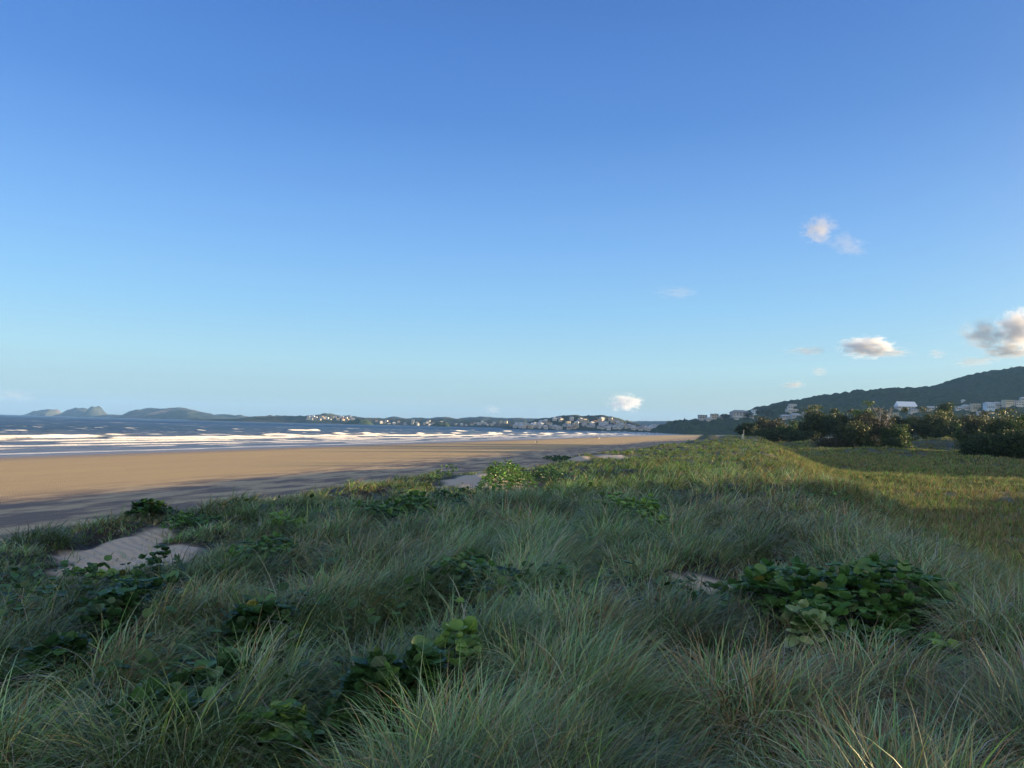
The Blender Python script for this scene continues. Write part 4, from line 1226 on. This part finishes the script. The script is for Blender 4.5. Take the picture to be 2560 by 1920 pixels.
def person(px, pyf, hgt, label, shirt, shorts, hair, yaw=0.0, stride=.25, Y=None, bareleg=True, sink=0.0):
    p = hit(px, pyf) if Y is None else at(px, pyf, Y)
    x, y = p.x, p.y
    z = max(hz(x, y), -.2) - sink
    k = hgt / 1.75
    t = empty('person', (x, y, z), yaw); t.scale = (k, k, k); tag(t, label, 'person')
    J = [(0, 0, .95), (0, 0, 1.15), (0, 0, 1.36), (0, 0, 1.48), (0, .01, 1.56), (0, -.01, 1.64), (0, 0, 1.71),            # 0-6 pelvis..crown
         (-.17, 0, 1.40), (-.24, -.04, 1.13), (-.23, -.12, .90), (-.22, -.15, .80), (.17, 0, 1.40), (.25, .05, 1.13), (.23, .0, .89), (.22, -.03, .79),   # arms 7-14
         (-.09, 0, .90), (-.10, -stride * .5, .50), (-.10, -stride * .75, .09), (-.10, -stride * .75 - .15, .03), (.09, 0, .90), (.10, stride * .2, .50), (.10, stride * .8, .10), (.10, stride * .8 - .14, .03)]
    E = [(0, 1), (1, 2), (2, 3), (3, 4), (4, 5), (5, 6), (2, 7), (7, 8), (8, 9), (9, 10), (2, 11), (11, 12), (12, 13), (13, 14), (0, 15), (15, 16), (16, 17), (17, 18), (0, 19), (19, 20), (20, 21), (21, 22)]
    Rr_ = [.13, .125, .14, .055, .085, .095, .06, .055, .042, .03, .035, .055, .042, .03, .035, .09, .06, .042, .035, .09, .06, .042, .035]
    skin_body('body', J, E, Rr_, M_SKIN, t)
    skin_body('shirt', [(0, 0, .98), (0, 0, 1.15), (0, 0, 1.36), (0, 0, 1.44), (-.17, 0, 1.40), (-.225, -.03, 1.18), (.17, 0, 1.40), (.23, .04, 1.18)], [(0, 1), (1, 2), (2, 3), (2, 4), (4, 5), (2, 6), (6, 7)],
              [.155, .148, .158, .07, .075, .065, .075, .065], shirt, t)
    lg = .55 if bareleg else .15
    f = (.90 - lg) / .40 if lg > .5 else 1
    skin_body('shorts', [(0, 0, .97), (-.09, 0, .88), (-.10, -stride * .45, lg), (.09, 0, .88), (.10, stride * .2, lg)], [(0, 1), (1, 2), (0, 3), (3, 4)], [.155, .11, .085 if bareleg else .06, .11, .085 if bareleg else .06], shorts, t)
    skin_body('hair', [(0, .02, 1.60), (0, .025, 1.68), (0, 0, 1.735)], [(0, 1), (1, 2)], [.07, .10, .07], hair, t)
    return t


M_CW = simple('white_cloth', (.75, .72, .68), .9, .1); M_CD = simple('dark_cloth', (.04, .05, .08), .9, .1); M_CK = simple('tan_cloth', (.40, .28, .18), .9, .1); M_HD = simple('dark_hair', (.04, .03, .02), .6, .3); M_HB = simple('fair_hair', (.40, .28, .14), .6, .3)
person(1342, 1111, 1.80, 'taller of two people on open sand, in a pale top and tan shorts', M_CW, M_CK, M_HD, .3, .3)
person(1337.5, 1110, 1.15, 'small figure in white clothes beside the taller walker', M_CW, M_CW, M_HB, -.4, .2)
person(1490, 1096.5, 1.75, 'walker in dark clothes near the water, left of the white dog', M_CD, M_CD, M_HD, .2, .3, bareleg=False)
person(1494.5, 1096, 1.65, 'walker in a light top close behind the white dog', M_CW, M_CD, M_HD, -.3, .25, bareleg=False)
person(1519, 1094, 1.75, 'lone dark-clothed figure further along the water edge', M_CD, M_CD, M_HD, 1.2, .2, bareleg=False)
person(1477.5, 1091.5, 1.7, 'dark figure wading in the shallow surf', M_CD, M_CD, M_HD, 0, .15, sink=.5)

M_DOG = simple('white_fur', (.70, .66, .60), .95, .1)
p = hit(1497, 1098); t = empty('dog', (p.x, p.y, hz(p.x, p.y)), .5); t.scale = (1.15,) * 3; tag(t, 'small white dog beside the pair of walkers near the water', 'dog')
skin_body('body', [(-.30, 0, .50), (-.1, 0, .47), (.18, 0, .48), (.34, 0, .56), (.44, 0, .70), (.56, 0, .69), (.66, 0, .65), (-.42, 0, .58), (-.52, 0, .70),
                   (.22, -.09, .40), (.20, -.09, .20), (.22, -.09, .02), (.22, .09, .40), (.24, .09, .20), (.26, .09, .02),
                   (-.30, -.09, .40), (-.24, -.10, .28), (-.36, -.10, .16), (-.33, -.10, .02), (-.30, .09, .40), (-.22, .10, .28), (-.34, .10, .16), (-.30, .10, .02), (.43, -.06, .80), (.43, .06, .80)],
          [(0, 1), (1, 2), (2, 3), (3, 4), (4, 5), (5, 6), (0, 7), (7, 8), (2, 9), (9, 10), (10, 11), (2, 12), (12, 13), (13, 14), (0, 15), (15, 16), (16, 17), (17, 18), (0, 19), (19, 20), (20, 21), (21, 22), (4, 23), (4, 24)],
          [.13, .12, .15, .10, .10, .06, .045, .04, .025, .06, .035, .035, .06, .035, .035, .08, .055, .03, .035, .08, .055, .03, .035, .03, .03], M_DOG, t)


# ------------------------------------------------------------------ clouds (volumes)
def cloud_mat(dens, thr, seed, det=2.6, c=.8):
    m, nt, out = mat('cloud_vapour')
    tc = N(nt, 'ShaderNodeTexCoord'); o_ = tc.outputs['Object']
    ln = N(nt, 'ShaderNodeVectorMath', operation='LENGTH')
    nt.links.new(o_, ln.inputs[0])
    n1 = noise(nt, mapping(nt, o_, (det, det, det), loc=(seed * 3.1, seed * 1.7, seed)), 1.0, 7, .62)
    fall = math_(nt, 'SUBTRACT', 1.0, math_(nt, 'POWER', ln.outputs['Value'], 1.5))
    v = math_(nt, 'MULTIPLY_ADD', n1, 3.2, -1.6)
    v = math_(nt, 'ADD', math_(nt, 'MULTIPLY', fall, .95), v)
    v = math_(nt, 'SUBTRACT', v, thr)
    v = math_(nt, 'MULTIPLY', v, 1.7, clamp=True)
    fc = math_(nt, 'MULTIPLY', fall, 1.8, clamp=True)
    v = math_(nt, 'MULTIPLY', v, fc)
    v = math_(nt, 'MULTIPLY', v, dens)
    pv = N(nt, 'ShaderNodeVolumePrincipled'); pv.inputs['Color'].default_value = (c, c, c * 1.06, 1); pv.inputs['Anisotropy'].default_value = .0
    nt.links.new(v, pv.inputs['Density']); nt.links.new(pv.outputs[0], out.inputs['Volume'])
    return m


def cloud(px, py, wpx, hpx, Y, dens, thr, label, seed, tilt=0.0, det=2.8):
    p = at(px, py, Y); rx = wpx / 2 * Y / F; rz = hpx / 2 * Y / F
    me = bpy.data.meshes.new('cloud')
    import bmesh
    bm = bmesh.new(); bmesh.ops.create_icosphere(bm, subdivisions=3, radius=1.0); bm.to_mesh(me); bm.free()
    o = link('cloud', me, [cloud_mat(dens * (1.0 if dens > .9 else 1.15) / rz, thr, seed, det, .80 if dens > 1.3 else .50)], None, p)
    o.scale = (rx, (rx * rz) ** .5, rz); o.rotation_euler = (0, tilt, 0)
    tag(o, label, 'cloud')
    return o


CY = 9800
cloud(2047, 574, 120, 96, CY, .8, .42, 'soft lilac cloud highest in the right half of the sky', 1, .1)
cloud(2118, 612, 150, 80, CY, .22, .46, 'thin wisp trailing right below the highest cloud', 2, .3)
cloud(1693, 731, 170, 44, CY, .09, .40, 'very faint smear of cloud in the mid sky', 3)
cloud(2165, 868, 176, 70, CY, 2.8, .40, 'bright white cloud with a flat base in the middle of three low ones', 4)
cloud(2205, 880, 200, 38, CY, .5, .40, 'lilac flat tail under the bright white middle cloud', 5)
cloud(2022, 877, 150, 30, CY, .35, .42, 'thin lilac streak left of the bright white cloud', 6, -.05)
cloud(2048, 929, 56, 32, CY, .30, .40, 'small grey puff below the thin lilac streak', 7)
cloud(1984, 962, 84, 26, CY, .45, .40, 'small flat grey cloud above the left end of the forest hill', 8, -.08)
cloud(1562, 1007, 120, 62, CY, 1.6, .42, 'creamy heaped cloud low over the town hill', 9)
cloud(1232, 1025, 60, 34, CY, .25, .4, 'tiny pale puff low over the coastal ridge', 10)
cloud(2555, 826, 150, 140, CY, 4, .36, 'big bright heaped cloud cut by the right edge', 11)
cloud(2465, 838, 165, 100, CY, 1.25, .38, 'lilac shoulder left of the big bright right-edge cloud', 12, .15)
cloud(2520, 878, 170, 50, CY, 1.2, .36, 'flat shaded base of the right-edge cloud', 16)
cloud(2440, 903, 180, 34, CY, .22, .40, 'thin pinkish streak below the right-edge cloud', 13, -.1)
cloud(2343, 885, 64, 34, CY, .25, .40, 'small pinkish puff between the white cloud and the right-edge cloud', 14)
cloud(30, 990, 180, 50, CY, .10, .42, 'faint pale bank low over the sea at far left', 15)

# ------------------------------------------------------------------ haze
b = MB(); b.box(-9300, 9300, -2500, 9300, -12, 205)
me = b.mesh('haze')
m, nt, out = mat('haze_air')
pv = N(nt, 'ShaderNodeVolumePrincipled'); pv.inputs['Color'].default_value = (.22, .48, 1.0, 1); pv.inputs['Density'].default_value = 6e-5; pv.inputs['Anisotropy'].default_value = 0.0
nt.links.new(pv.outputs[0], out.inputs['Volume'])
o = link('haze', me, [m]); tag(o, kind='stuff', label='thin bluish sea haze over the whole bay', cat='haze')
